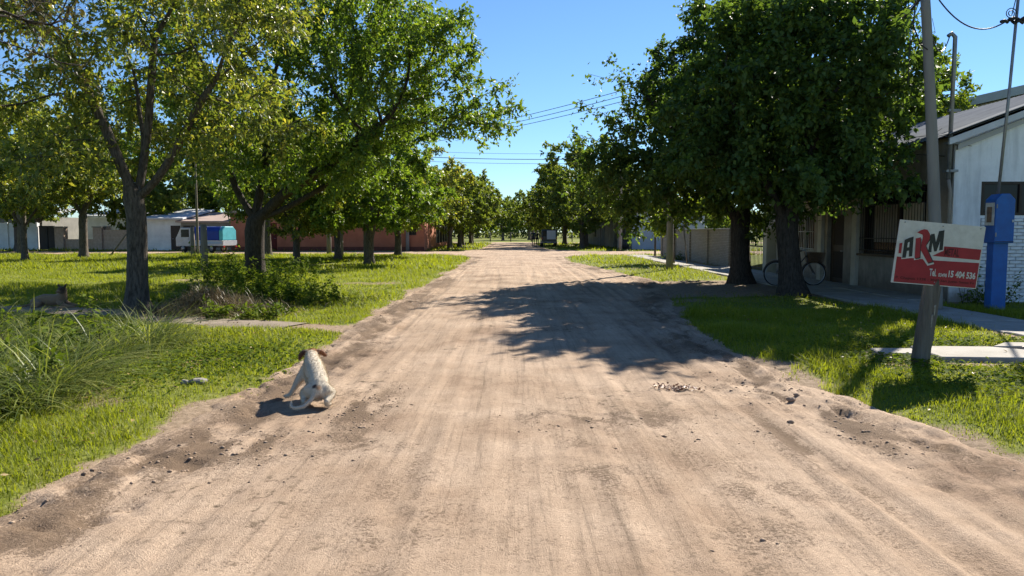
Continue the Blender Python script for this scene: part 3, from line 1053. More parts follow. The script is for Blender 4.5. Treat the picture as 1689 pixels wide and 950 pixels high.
make_tree('shade_tree', (6.77, 18.06, 0), 'dark broad tree with flared leaning trunk beside the parked bicycle', G_MU,
    [(.5, .6, 4.9, 2.9, 2.8, 2.5), (.7, -.3, 3.2, 2.5, 2.3, 1.1), (-1.3, .6, 4.0, 1.6, 2, 1.5), (.9, 1.2, 7.2, 1.8, 1.8, 1.1), (1.9, 1.1, 4.7, 1.5, 1.8, 1.7)],
    [(None, [(0.12, 0, -0.05), (0, 0, 0.8), (-.14, 0, 1.9)]), (1, [(-.14, 0, 1.9), (-1.0, -.2, 3.4), (-1.6, -.3, 4.8)]), (1, [(-.14, 0, 1.9), (.5, .3, 3.6), (.8, .4, 5.6)]), (1, [(-.14, 0, 1.8), (.1, -.9, 3.2), (.2, -1.4, 4.6)])],
    0.255, nleaf=72000, seed=62, nclump=165, per_clump=12, spread=0.45, zmin=1.95, cull=lambda p: ~((p[:, 0] > 9.0) & (p[:, 2] < 4.3 + .37 * np.maximum(0, p[:, 0] - 9.8))) & ~((p[:, 0] > 9.0) & (p[:, 1] < 16.9)), **MUL)
make_tree('courtyard_tree', (14.3, 28.2, 0), 'light green tree rising behind the roof of the white gabled house', None,
    [(0.0, 0, 6.5, 2.5, 2.4, 1.9), (1.7, 0, 5.9, 1.8, 1.8, 1.5), (-1.4, 0, 6.0, 1.8, 1.8, 1.6)], [(None, [(0, 0, -.05), (0, 0, 2.6)]), (1, [(0, 0, 2.6), (-.8, 0, 4.6)]), (1, [(0, 0, 2.6), (.9, 0, 4.6)])],
    0.18, 'leaf_light', 'bark_grey', 20000, 0.16, 0.09, 71, nclump=80, per_clump=10, spread=0.4, thr=0.03, per=8, up=0.6)
# overhanging twigs of a tree whose foot is out of view on the left
make_tree('park_tree', (-6.7, 7.6, 0), 'bare twiggy tree whose dark branches hang in over the tall ditch grass', G_AV,
    [(0.9, -0.4, 4.2, 2.0, 1.6, 1.0), (1.9, -.2, 3.5, 1.2, 1.2, .6), (-1, 0, 4.4, 1.8, 1.6, 1.2)], [(None, [(0, 0, -.05), (0.05, 0, 2.2)]), (1, [(0.05, 0, 2.2), (.9, -.2, 3.2), (1.6, -.3, 3.8)]), (1, [(0.05, 0, 2.2), (-.7, .1, 3.6)])],
    0.13, 'leaf_dry', 'bark_dark', 3000, 0.065, 0.035, 81, nclump=75, per_clump=9, spread=0.35, step=0.2, kill=0.3, twigs=True, thr=0.02, per=3, droop=0.5, up=0.4, tip_r=0.004)

# middle distance: two growth forms shared by the rest of the park and the avenue
def mid(name, loc, label, seed, leaf, nleaf, group=G_AV, th=1.7, r=3.6, zc=4.6, rz=2.7, L=.2, W=.11, base=.19, thr=.03):
    return make_tree(name, loc, label, group,
        [(0, 0, zc, r, r, rz), (r * .45, -.3, zc - 1.0, r * .6, r * .6, rz * .55), (-r * .4, .2, zc - .7, r * .65, r * .6, rz * .6)],
        [(None, [(0, 0, -.05), (0.03, 0, th)]), (1, [(0.03, 0, th), (-.8, .1, th + 1.4)]), (1, [(0.03, 0, th), (.9, -.1, th + 1.5)]), (1, [(0.03, 0, th), (.1, .7, th + 1.8)])],
        base, leaf, 'bark_grey', nleaf, L, W, seed, nclump=95, per_clump=9, spread=0.5, step=0.42, kill=0.6, thr=thr, per=7, up=0.55, zmin=th + 0.15)
midA = mid('park_tree', (-6.72, 34.9, 0), 'reddish trunked tree nearest the road edge among the row of pale posts', 101, 'leaf_green', 26000)
midB = mid('park_tree', (-7.0, 45.5, 0), 'rounded tree with a dark trunk at the corner facing the red house window', 113, 'leaf_autumn', 26000, r=3.9, zc=4.5)
def plant(src, loc, label, group, s=1.0, rz=0.0, sz=None):
    o = copy_tree(src)
    o.location = loc
    o.scale = (s, s, sz or s)
    o.rotation_euler = (0, 0, rz)
    tag(o, label, 'tree', group)
    return o
plant(midB, (-10.16, 34.9, 0), 'pale thin trunked tree in front of the long red wall', G_AV, 0.82, 1.1)
plant(midA, (-9.6, 40.8, 0), 'tree standing among the pale posts before the red wall', G_AV, 0.9, 2.3)
midC = mid('park_tree', (-24.6, 42.5, 0), 'forked park tree in front of the low brick garden wall', 171, 'leaf_autumn', 22000, 'trees far across the park', th=2.5, r=3.9, zc=6.0, rz=2.7, base=.22)
plant(midC, (-33.2, 50.2, 0), 'leaning park tree before the long whitewashed wall', 'trees far across the park', 1.2, 0.6)
plant(midC, (-26.2, 39.8, 0), 'slender park tree beside the forked park tree', 'trees far across the park', 0.7, 4.0)
plant(midC, (-15.5, 47, 0), 'park tree before the parked truck with the blue cover', 'trees far across the park', 0.95, 4.4)
far1 = mid('avenue_tree', (-5.6, 67, 0), 'leafy tree of the row along the street beyond the crossing', 131, 'leaf_far', 9500, 'row beyond the crossing, left', r=3.8, zc=4.9, L=.34, W=.2, th=2.0)
far2 = mid('avenue_tree', (7.7, 78, 0), 'tall dark tree behind the parked van beyond the crossing', 143, 'leaf_far', 12000, 'row beyond the crossing, right', r=4.3, zc=6.0, rz=4.0, L=.36, W=.22, th=2.0, base=.26)
far1['label'] = 'leafy street tree beside the end wall of the red house'
for (x, y, s, rz, lb) in ((-5.3, 75, 1.0, 1.0, 'leafy street tree in front of the iron fence'), (-5.6, 84, .95, 2.2, 'leafy street tree between the iron fence and the grey house'), (-5.2, 93, 1.0, 3.1, 'leafy street tree before the garage of the grey house'), (-5.4, 100, 1.05, 5.0, 'last leafy street tree before the end of the street, past the grey house')):
    plant(far1, (x, y, 0), lb, 'row beyond the crossing, left', s, rz)
for (x, y, s, rz, lb) in ((6.6, 70, .78, 1.4, 'smaller street tree before the canopy of the pale blue house'), (6.4, 90, 1.0, 2.0, 'street tree past the van before the dim house front'), (5.0, 101, .85, 3.3, 'last street tree at the end of the street, past the van'), (11.5, 84, 1.0, .4, 'tree crown rising over the dim house front')):
    plant(far2, (x, y, 0), lb, 'row beyond the crossing, right', s, rz)
for k, (x, y, s) in enumerate(((-34, 66, 1.2), (-27, 74, 1.3), (-40, 60, 1.3), (-46, 72, 1.4), (-19, 76, 1.1), (-13, 72, 1.1), (-52, 62, 1.3), (-23, 82, 1.4), (-36, 84, 1.5))):
    plant((far1, far2)[k % 2], (x, y, 0), 'broad garden tree rising behind the low houses across the park', 'garden trees behind the houses', s, k * 1.3)
for (x, y, s, rz, lb) in ((-1.6, 131, .80, .7, 'dark tree behind the field fence, straight beyond the end of the street'), (3.2, 138, .95, 2.9, 'tallest dark tree behind the field fence, beyond the end of the street by the van')):
    plant(far2, (x, y, 0), lb, 'trees behind the field fence', s, rz)
far2.scale = (1.12, 1.12, 1.18)
for k in range(26):
    x = -62 + k * 5.2 + 2 * math.sin(k * 2.1)
    plant((far1, far2)[k % 2], (x, 190 + 14 * math.sin(k * 1.7), 0), 'tree of the wood on the far side of the fenced field', 'wood beyond the field', 1.15 + .3 * math.sin(k * 3.3), k * .9)
# sapling on the verge by the brick wall
make_tree('sapling', (7.89, 36.2, 0), 'young bright green sapling staked on the verge by the brick wall', None,
    [(-.3, 0, 3.0, 1.5, 1.3, .9), (-1.1, 0, 2.2, .8, .7, .7), (.9, -.2, 2.4, .8, .7, .6)], [(None, [(0, 0, -.05), (0, 0, 1.7), (0, 0, 2.4)])],
    0.07, 'leaf_light', 'bark_grey', 4200, 0.2, 0.12, 91, nclump=32, per_clump=8, spread=0.3, step=0.22, kill=.32, thr=0.03, per=6, up=0.5)
sap = [o for o in C.objects if o.name == 'sapling'][0]
MB().tube([(8.35, 35.2, 0), (8.2, 35.5, 1.9)], 0.035, 7).build('stake', plain('old_wood', (0.3, 0.26, 0.21), (0.16, 0.13, 0.1), 8, 0.85, 0.5, 60, stretch=(1, 1, .15)), sap)

# weedy bushes round the big trees
def bush(loc, r, h, n, leaf, label, seed, L=.09, W=.045):
    rg = np.random.default_rng(seed)
    root = thing('bush', loc, label, 'bush', 'weedy bushes under the trees')
    ns = 34
    a = rg.random(ns) * 6.28
    q = np.stack([np.cos(a), np.sin(a), np.zeros(ns)], -1) * (r * (0.1 + 1.1 * rg.random((ns, 1)) ** .8))
    q[:, 0] *= 1.25
    lean = rg.normal(size=(ns, 3)) * np.array([.18, .18, 0])
    tip = q + lean + np.stack([0 * a, 0 * a, h * (0.25 + 0.95 * rg.random(ns) ** 1.6)], -1)
    mb = MB()
    L0 = np.array(loc)
    for t, p in zip(tip, q):
        mb.tube([tuple(p * .85 + np.array([0, 0, -.02]) + L0), tuple((p + t) / 2 + rg.normal(size=3) * .03 + L0), tuple(t + L0)], [.007, .005, .002], 4)
    o = mb.build('stem', MATS['bark_dark'], root)
    o['kind'] = 'stuff'
    j = rg.integers(0, ns, n)
    f = 0.1 + .95 * rg.random((n, 1)) ** .8
    pos = q[j] * .85 * (1 - f) + tip[j] * f + rg.normal(size=(n, 3)) * np.array([.05, .05, .03])
    pos[:, 2] = np.abs(pos[:, 2])
    A = rg.normal(size=(n, 3))
    A[:, 2] = A[:, 2] * .5 + .1
    Nn = rg.normal(size=(n, 3)) * .5 + np.array([0, 0, 1])
    s = .4 + 1.1 * rg.random(n)
    V, F = leaf_quads(pos, A, Nn, L * s, W * s)
    o = link('foliage', mesh_np('foliage', V, F), MATS[leaf], root)
    o['kind'] = 'stuff'
for k, (x, y, r, h, n, lb) in enumerate(((-7.6, 23.0, 1.1, .8, 2200, 'leafy weed bush wrapping the foot of the dark forked tree'), (-9.1, 23.2, .9, 1.0, 1500, 'leafy weed bush on the field side of the dark forked tree'),
        (-4.6, 15.9, .8, .42, 2200, 'low dark weed bush between the dry brush and the road'), (-5.6, 17.6, 1.0, .5, 2600, 'wide dark weed bush behind the heap of dry brush'),
        (-6.6, 15.9, .7, .42, 1600, 'weed bush just behind the sparse forked tree'), (-6.6, 19.8, .9, .5, 2000, 'weed bush halfway between the two big park trees'), (-4.9, 13.6, .6, .3, 1200, 'small weed bush at the road end of the footpath'),
        (-5.3, 8.4, .55, .5, 1300, 'leafy weed bush deep among the tall ditch grass'), (-6.2, 9.9, .7, .55, 1600, 'larger weed bush at the back of the tall ditch grass'), (-4.9, 7.0, .4, .4, 800, 'small weed bush at the front of the tall ditch grass'),
        (10.2, 15.95, .35, .8, 500, 'small dark plant against the white side wall of the house'), (9.0, 41, .5, .5, 500, 'low plant at the foot of the brick wall'))):
    bush((x, y, 0.0), r, h, n, 'weed_leaf', lb, 200 + k)

# thicket closing the view beyond the field
rgk = np.random.default_rng(77)
n = 15000
x = -95 + 190 * rgk.random(n)
top = 2.2 + 3.6 * NZ.fbm(x * 0.12, x * 0 + 4, 4)
P = np.stack([x, 168 + 5 * rgk.random(n) + 4 * NZ2.fbm(x * .1, x * 0, 2), top * rgk.random(n) ** .7], -1)
V, F = leaf_quads(P, rgk.normal(size=(n, 3)), rgk.normal(size=(n, 3)) * .6 + np.array([0, 0, 1]), .5 + .5 * rgk.random(n), .35 + .35 * rgk.random(n))
o = link('thicket', mesh_np('thicket', V, F), MATS['leaf_far'])
o['kind'] = 'stuff'
tag(o, 'far thicket of scrub along the back of the field', 'scrub')
# ------------------------------------------------------------------ buildings
plain('white_plaster', (0.80, 0.80, 0.80), (0.62, 0.62, 0.62), 1.3, 0.9, 0.25, 30)
def stained_plaster(name, c1, c2, dirt, zfade):
    """painted plaster with rain streaks and splashed earth above the ground"""
    m, nt, b = nodes_of(name)
    tc = N(nt, 'ShaderNodeTexCoord')
    def nz(scale, st, detail=6):
        mp = N(nt, 'ShaderNodeMapping')
        mp.inputs['Scale'].default_value = st
        nt.links.new(tc.outputs['Object'], mp.inputs[0])
        n = N(nt, 'ShaderNodeTexNoise')
        n.inputs['Scale'].default_value = scale
        n.inputs['Detail'].default_value = detail
        n.inputs['Roughness'].default_value = .65
        nt.links.new(mp.outputs[0], n.inputs['Vector'])
        return n.outputs[0]
    r = ramp(nt, [(.36, c2), (.6, c1)])
    nt.links.new(nz(1.6, (1, 1, 1)), r.inputs[0])
    rs = ramp(nt, [(.35, g3(.76)), (.52, g3(1))])
    nt.links.new(nz(5, (1, 1, .12)), rs.inputs[0])
    mx = N(nt, 'ShaderNodeMix', data_type='RGBA', blend_type='MULTIPLY')
    mx.inputs[0].default_value = .8
    nt.links.new(r.outputs[0], mx.inputs[6])
    nt.links.new(rs.outputs[0], mx.inputs[7])
    sx = N(nt, 'ShaderNodeSeparateXYZ')
    nt.links.new(tc.outputs['Object'], sx.inputs[0])
    ad = N(nt, 'ShaderNodeMath', operation='MULTIPLY_ADD')
    nt.links.new(nz(4, (1, 1, .6)), ad.inputs[0])
    ad.inputs[1].default_value = -1.1
    nt.links.new(sx.outputs['Z'], ad.inputs[2])
    rd = ramp(nt, [(.0, g3(.8)), (zfade, g3(0))])
    a2 = N(nt, 'ShaderNodeMath', operation='ADD')
    a2.inputs[1].default_value = .42
    nt.links.new(ad.outputs[0], a2.inputs[0])
    nt.links.new(a2.outputs[0], rd.inputs[0])
    m2 = N(nt, 'ShaderNodeMix', data_type='RGBA')
    nt.links.new(rd.outputs[0], m2.inputs[0])
    nt.links.new(mx.outputs[2], m2.inputs[6])
    m2.inputs[7].default_value = (*dirt, 1)
    nt.links.new(m2.outputs[2], b.inputs['Base Color'])
    b.inputs['Roughness'].default_value = .9
    bp = N(nt, 'ShaderNodeBump')
    bp.inputs['Strength'].default_value = .3
    bp.inputs['Distance'].default_value = .02
    nt.links.new(nz(28, (1, 1, 1)), bp.inputs['Height'])
    nt.links.new(bp.outputs[0], b.inputs['Normal'])
    MATS[name] = m
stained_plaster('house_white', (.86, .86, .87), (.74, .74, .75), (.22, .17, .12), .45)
stained_plaster('house_beige', (.33, .29, .245), (.22, .2, .17), (.13, .1, .075), .5)
plain('white_brick', (0.84, 0.84, 0.85), (0.62, 0.62, 0.62), 5, 0.9, 0.5, 60)
plain('mortar', (0.45, 0.45, 0.45), (0.3, 0.3, 0.3), 9, 0.95, 0.5, 60)
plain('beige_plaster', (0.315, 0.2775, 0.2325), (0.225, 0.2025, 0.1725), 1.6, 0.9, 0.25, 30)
plain('pale_pillar', (0.495, 0.465, 0.39), (0.375, 0.345, 0.285), 2, 0.9, 0.25, 30)
plain('dark_paint', (0.045, 0.03, 0.022), (0.03, 0.02, 0.016), 6, 0.5, 0.2, 50)
plain('black_iron', (0.02, 0.02, 0.022), (0.035, 0.03, 0.028), 8, 0.55, 0.1, 60)
plain('zinc', (0.4125, 0.4275, 0.45), (0.3, 0.315, 0.33), 3, 0.4, 0.1, 30, metal=0.6)
plain('grey_steel', (0.28, 0.29, 0.3), (0.2, 0.2, 0.21), 6, 0.5, 0.1, 50, metal=0.5)
plain('fascia', (0.615, 0.6225, 0.6375), (0.4875, 0.495, 0.51), 2, 0.7, 0.1, 40)
plain('concrete', (0.375, 0.345, 0.3), (0.27, 0.2475, 0.21), 2.2, 0.92, 0.4, 45)
plain('concrete_pole', (0.27, 0.2475, 0.2175), (0.1875, 0.1725, 0.15), 2.5, 0.9, 0.3, 40, stretch=(1, 1, .2))
plain('red_plaster', (0.44, 0.165, 0.09), (0.34, 0.12, 0.065), 1.2, 0.9, 0.25, 30)
plain('tan_brick', (0.598, 0.442, 0.342), (0.427, 0.299, 0.228), 5, 0.9, 0.5, 18)
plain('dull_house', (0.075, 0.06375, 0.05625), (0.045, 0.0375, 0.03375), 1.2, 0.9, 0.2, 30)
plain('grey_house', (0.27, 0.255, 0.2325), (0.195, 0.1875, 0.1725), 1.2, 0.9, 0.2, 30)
plain('blue_paint', (0.008, 0.115, 0.40), (0.012, 0.085, 0.30), 5, 0.5, 0.15, 60, spec=0.5)
plain('worn_post', (0.1725, 0.1537, 0.1312), (0.06375, 0.054, 0.045), 9, 0.9, 0.9, 40, stretch=(1, 1, .1))
plain('grey_post', (0.24, 0.21, 0.1725), (0.15, 0.1275, 0.105), 6, 0.9, 0.7, 40, stretch=(1, 1, .12))
def glass(name, col):
    m, nt, b = nodes_of(name)
    b.inputs['Base Color'].default_value = (*col, 1)
    b.inputs['Roughness'].default_value = 0.15
    b.inputs['Specular IOR Level'].default_value = 0.25
    MATS[name] = m
glass('dark_glass', (0.012, 0.014, 0.016))
# brick bond for walls too far off to build brick by brick
m, nt, b = nodes_of('brick_bond')
tc = N(nt, 'ShaderNodeTexCoord')
sx = N(nt, 'ShaderNodeSeparateXYZ')
cx = N(nt, 'ShaderNodeCombineXYZ')
nt.links.new(tc.outputs['Object'], sx.inputs[0])
nt.links.new(sx.outputs['Y'], cx.inputs['X'])
nt.links.new(sx.outputs['Z'], cx.inputs['Y'])
br = N(nt, 'ShaderNodeTexBrick')
br.inputs['Scale'].default_value = 1
br.inputs['Brick Width'].default_value = 0.27
br.inputs['Row Height'].default_value = 0.075
br.inputs['Mortar Size'].default_value = 0.011
br.inputs['Color1'].default_value = (0.38, 0.33, 0.28, 1)
br.inputs['Color2'].default_value = (0.30, 0.26, 0.21, 1)
br.inputs['Mortar'].default_value = (0.22, 0.19, 0.16, 1)
nt.links.new(cx.outputs[0], br.inputs['Vector'])
nt.links.new(br.outputs[0], b.inputs['Base Color'])
bp = N(nt, 'ShaderNodeBump')
bp.inputs['Strength'].default_value = 0.7
bp.inputs['Distance'].default_value = 0.012
bp.invert = True
nt.links.new(br.outputs[1], bp.inputs['Height'])
nt.links.new(bp.outputs[0], b.inputs['Normal'])
b.inputs['Roughness'].default_value = 0.95
MATS['brick_bond'] = m

# ---- the gabled house on the right (street front x = 9.8, side wall y = 16.5)
FX = 9.78
H = thing('house', (FX, 16.5, 0), 'white gabled house with beige street front and barred windows behind the dark trees', 'house')
fr = MB()
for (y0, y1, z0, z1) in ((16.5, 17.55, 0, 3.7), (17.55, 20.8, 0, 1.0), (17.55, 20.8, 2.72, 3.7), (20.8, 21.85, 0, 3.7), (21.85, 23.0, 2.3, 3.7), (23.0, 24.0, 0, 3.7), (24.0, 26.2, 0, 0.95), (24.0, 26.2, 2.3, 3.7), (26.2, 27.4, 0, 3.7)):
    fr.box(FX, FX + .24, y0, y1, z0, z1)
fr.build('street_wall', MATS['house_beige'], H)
side = MB()
WX0, WX1, WZ0, WZ1 = 10.36, 12.1, 1.96, 2.70
gz = lambda x: 3.70 + (min(x, 13.6) - FX) * 0.37 - max(0, x - 13.6) * .37
def gpoly(x0, x1, z0):
    xs = [x0] + ([13.6] if x0 < 13.6 < x1 else []) + [x1]
    return [(x0, z0), (x1, z0)] + [(x, gz(x)) for x in reversed(xs)]
side.prism(gpoly(FX - .03, WX0, 0), 'y', 16.44, 16.498)
side.prism([(WX0, 0), (WX1, 0), (WX1, WZ0), (WX0, WZ0)], 'y', 16.44, 16.498)
side.prism(gpoly(WX0, WX1, WZ1), 'y', 16.44, 16.498)
side.prism(gpoly(WX1, 17.6, 0), 'y', 16.44, 16.498)
sw = side.build('side_wall', MATS['house_white'], H)
# painted bricks of the lower side wall, one by one
me_brick = None
rb_ = random.Random(4)
z = 0.03
row = 0
while z < 1.86:
    x = WX0 + 0.02 + (0.0 if row % 2 else -0.0)
    first = 0.12 if row % 2 else 0.25
    while x < 12.5:
        w = first
        first = 0.25
        key = 'half' if w < .2 else 'whole'
        if me_brick is None:
            me_brick = {}
        if key not in me_brick:
            t = MB().box(-w / 2, w / 2, -0.03, 0.03, -0.032, 0.032).build('brick', MATS['white_brick'], None, 0.006)
            me_brick[key] = t.data
            bpy.data.objects.remove(t)
        o = bpy.data.objects.new('brick', me_brick[key])
        C.objects.link(o)
        o.parent = sw
        o.location = (x + w / 2 - FX, 16.425 - 16.5 + rb_.uniform(-.006, .006), z + 0.032 + rb_.uniform(-.002, .002))
        o.rotation_euler = (rb_.uniform(-.02, .02), rb_.uniform(-.012, .012), rb_.uniform(-.02, .02))
        ORG[o.name] = Vector((0, 0, 0))
        x += w + 0.014
    z += 0.078
    row += 1
MB().box(WX0 + .01, 12.52, 16.428, 16.439, 0, 1.9).build('mortar_bed', MATS['mortar'], sw)
back = MB()
back.box(FX + .24, 17.6, 27.1, 27.4, 0, 3.7)
back.box(17.36, 17.6, 16.5, 27.1, 0, 3.6)
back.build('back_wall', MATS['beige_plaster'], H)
# roof: two corrugated slopes
def slope(x0, z0, x1, z1, y0, y1, name):
    V, F = [], []
    n = int((y1 - y0) / 0.0635)
    L = math.hypot(x1 - x0, z1 - z0)
    nx, nz = -(z1 - z0) / L, (x1 - x0) / L
    if nz < 0:
        nx, nz = -nx, -nz
    for i in range(n + 1):
        y = y0 + (y1 - y0) * i / n
        c = 0.012 * math.cos(i * math.pi / 1.5)
        for (x, zz) in ((x0, z0), (x1, z1)):
            V.append((x + nx * c, y, zz + nz * c))
    for i in range(n):
        F.append((2 * i, 2 * i + 1, 2 * i + 3, 2 * i + 2))
    mbr = MB().add(V, F, True)
    o = mbr.build(name, plain('old_roof', (0.2, 0.215, 0.235), (0.15, 0.16, 0.18), 1.5, 1.0, 0.1, spec=0.0), H)
    return o
rf = slope(FX - .35, 3.66, 13.6, 5.22, 16.15, 27.6, 'roof')
slope(13.6, 5.22, 17.9, 3.63, 16.15, 27.6, 'roof')
MB().prism([(FX - .35, 3.70), (13.6, 5.26), (13.6, 5.275), (FX - .35, 3.715)], 'y', 16.13, 16.62).build('verge_flashing', plain('flashing', (0.30, 0.31, 0.32), (0.22, 0.23, 0.24), 2, 1.0, 0.1, spec=0.0), H)
for (xa, za, xb, zb) in ((FX - .35, 3.64, 13.6, 5.2), (13.6, 5.2, 17.9, 3.62)):
    MB().prism([(xa, za - .17), (xb, zb - .17), (xb, zb - .03), (xa, za - .03)], 'y', 16.12, 16.16).build('barge_board', MATS['fascia'], H)
MB().prism([(FX - .02, 3.66 - .27), (13.6, 5.02 - .1), (13.6, 5.0), (FX - .02, 3.66 - .14)], 'y', 16.36, 16.43).build('plaster_band', plain('grey_band', (0.5, 0.5, 0.51), (0.4, 0.4, 0.41), 2), H)
# side window
wi = box('window', WX0, WX1, 16.47, 16.478, WZ0, WZ1, MATS['dark_glass'], H)
mbw = MB().box(WX0, WX1, 16.43, 16.47, WZ1 - .06, WZ1).box(WX0, WX1, 16.43, 16.47, WZ0, WZ0 + .06).box(WX0, WX0 + .06, 16.43, 16.47, WZ0 + .06, WZ1 - .06).box(11.2, 11.26, 16.43, 16.47, WZ0 + .06, WZ1 - .06).box(WX1 - .06, WX1, 16.43, 16.47, WZ0 + .06, WZ1 - .06)
mbw.build('frame', MATS['dark_paint'], wi)
# big barred street window
wi = box('window', FX + .17, FX + .18, 17.55, 20.8, 1.0, 2.72, MATS['dark_glass'], H)
MB().box(FX + .10, FX + .169, 17.55, 20.8, 1.0, 1.07).box(FX + .10, FX + .169, 17.55, 20.8, 2.65, 2.72).box(FX + .10, FX + .169, 17.55, 17.62, 1.07, 2.65).box(FX + .10, FX + .169, 20.73, 20.8, 1.07, 2.65).box(FX + .10, FX + .169, 18.95, 19.03, 1.07, 2.65).build('frame', MATS['dark_paint'], wi)
box('shutter', FX + .12, FX + .165, 19.06, 20.3, 1.32, 2.32, plain('shutter_grey', (0.30, 0.27, 0.26), (0.22, 0.2, 0.19), 3), wi)
box('lit_patch', FX + .12, FX + .165, 17.9, 18.8, 1.3, 2.3, plain('lit_patch_cream', (0.62, 0.58, 0.5), (0.5, 0.46, 0.4), 3), wi)  # lit patch inside the window, painted as a pale cream panel
box('sill', FX - .08, FX + .1, 17.5, 20.85, 0.94, 0.998, MATS['dark_paint'], wi)
for z0 in (1.1, 1.42, 2.3, 2.6):
    MB().tube([(FX - .03, 17.55, z0), (FX - .03, 20.8, z0)], .012, 6).build('rail', MATS['black_iron'], wi)
for k in range(25):
    y = 17.6 + k * 3.15 / 24
    MB().tube([(FX - .03, y, 1.02), (FX - .03, y, 2.7)], .008, 6).build('bar', MATS['black_iron'], wi)
# door and smaller window
d = box('door', FX + .12, FX + .17, 21.87, 22.98, 0.02, 2.28, MATS['dark_paint'], H)
MB().tube([(FX + .10, 22.05, 1.02), (FX + .06, 22.05, 1.02), (FX + .06, 22.17, 1.02)], .012, 6).build('handle', MATS['zinc'], d)
MB().box(FX + .112, FX + .12, 22.05, 22.8, 1.2, 2.1).box(FX + .112, FX + .12, 22.05, 22.8, .2, 1.0).build('door_panel', plain('dark_panel', (0.03, 0.02, 0.016)), d)
wi = box('window', FX + .17, FX + .18, 24.0, 26.2, .95, 2.3, MATS['dark_glass'], H)
MB().box(FX + .1, FX + .169, 24.0, 26.2, .95, 1.02).box(FX + .1, FX + .169, 24, 26.2, 2.23, 2.3).box(FX + .1, FX + .169, 24, 24.07, 1.02, 2.23).box(FX + .1, FX + .169, 26.13, 26.2, 1.02, 2.23).box(FX + .1, FX + .169, 25.06, 25.13, 1.02, 2.23).build('frame', MATS['pale_pillar'], wi)
for k in range(15):
    y = 24.08 + k * 2.04 / 14
    MB().tube([(FX - .02, y, .97), (FX - .02, y, 2.28)], .009, 6).build('bar', MATS['fascia'], wi)
for z0 in (1.05, 1.6, 2.2):
    MB().tube([(FX - .02, 24, z0), (FX - .02, 26.2, z0)], .011, 6).build('rail', MATS['fascia'], wi)
for y in (21.0, 23.35):
    box('pilaster', FX - .10, FX - .002, y - .14, y + .14, 0, 3.4, MATS['pale_pillar'], H)
# service mast and drain pipe at the corner
MB().tube([(9.55, 16.32, 2.75), (9.55, 16.3, 5.5), (9.55, 16.3, 5.78), (9.47, 16.3, 5.86), (9.40, 16.3, 5.80)], .045, 8).build('service_mast', MATS['grey_steel'], H)
MB().tube([(9.55, 16.32, 2.74), (9.62, 16.36, 2.5), (9.62, 16.36, 0.9)], .04, 8).build('drain_pipe', MATS['beige_plaster'], H)
for z0 in (2.9, 3.5, 4.2):
    box('clamp', 9.48, 9.74, 16.28, 16.44 if z0 < 3.7 else 16.36, z0, z0 + .05, MATS['grey_steel'], H)
# second roof behind
H2 = thing('outbuilding', (13.5, 30, 0), 'grey blue shed roof showing above the ridge of the white gabled house', 'building')
MB().prism([(12.2, 0), (22, 0), (22, 7.4), (12.2, 5.2)], 'y', 30, 36).build('wall', MATS['grey_house'], H2)
MB().prism([(11.7, 5.12), (22.3, 7.5), (22.3, 7.85), (11.7, 5.42)], 'y', 29.5, 36.4).build('roof', plain('blue_grey', (0.32, 0.36, 0.4), (0.26, 0.29, 0.32), 1.5), H2)

# ---- barred gate, white gatepost, brick wall
W = thing('gate', (9.75, 28, 0), 'dark iron barred gate between the pale gatepost and the brick wall', 'gate')
for k in range(26):
    y = 28.45 + k * .16
    MB().tube([(9.75, y, .08), (9.75, y, 1.75 + .05 * (k % 2))], .013, 6).build('bar', MATS['black_iron'], W)
for z0 in (.15, 1.0, 1.65):
    box('rail', 9.728, 9.772, 28.3, 32.55, z0, z0 + .05, MATS['black_iron'], W)
P_ = thing('gatepost', (9.75, 28, 0), 'pale cream gatepost beside the iron barred gate', 'gatepost')
box('post', 9.55, 9.95, 27.8, 28.2, 0, 1.62, MATS['pale_pillar'], P_, .01)
box('cap', 9.5, 10.0, 27.75, 28.25, 1.62, 1.7, MATS['pale_pillar'], P_, .01)
BW = thing('brick_wall', (9.6, 32.6, 0), 'long low wall of pale bricks with piers along the walk by the sapling', 'wall')
box('wall', 9.6, 9.8, 32.6, 47.4, 0, 1.68, MATS['brick_bond'], BW)
for y in (32.7, 36.3, 39.9, 43.5, 47.3):
    box('pier', 9.52, 9.598, y - .15, y + .15, 0, 1.72, MATS['brick_bond'], BW)
box('coping', 9.55, 9.86, 32.55, 47.45, 1.682, 1.75, MATS['concrete'], BW, .01)
MB().tube([(9.2, 47.6, 0), (9.2, 47.6, 1.9)], .07, 8).build('post', MATS['worn_post'], thing('wooden_post', (9.2, 47.6, 0), 'weathered wooden post at the far end of the brick wall', 'post'))

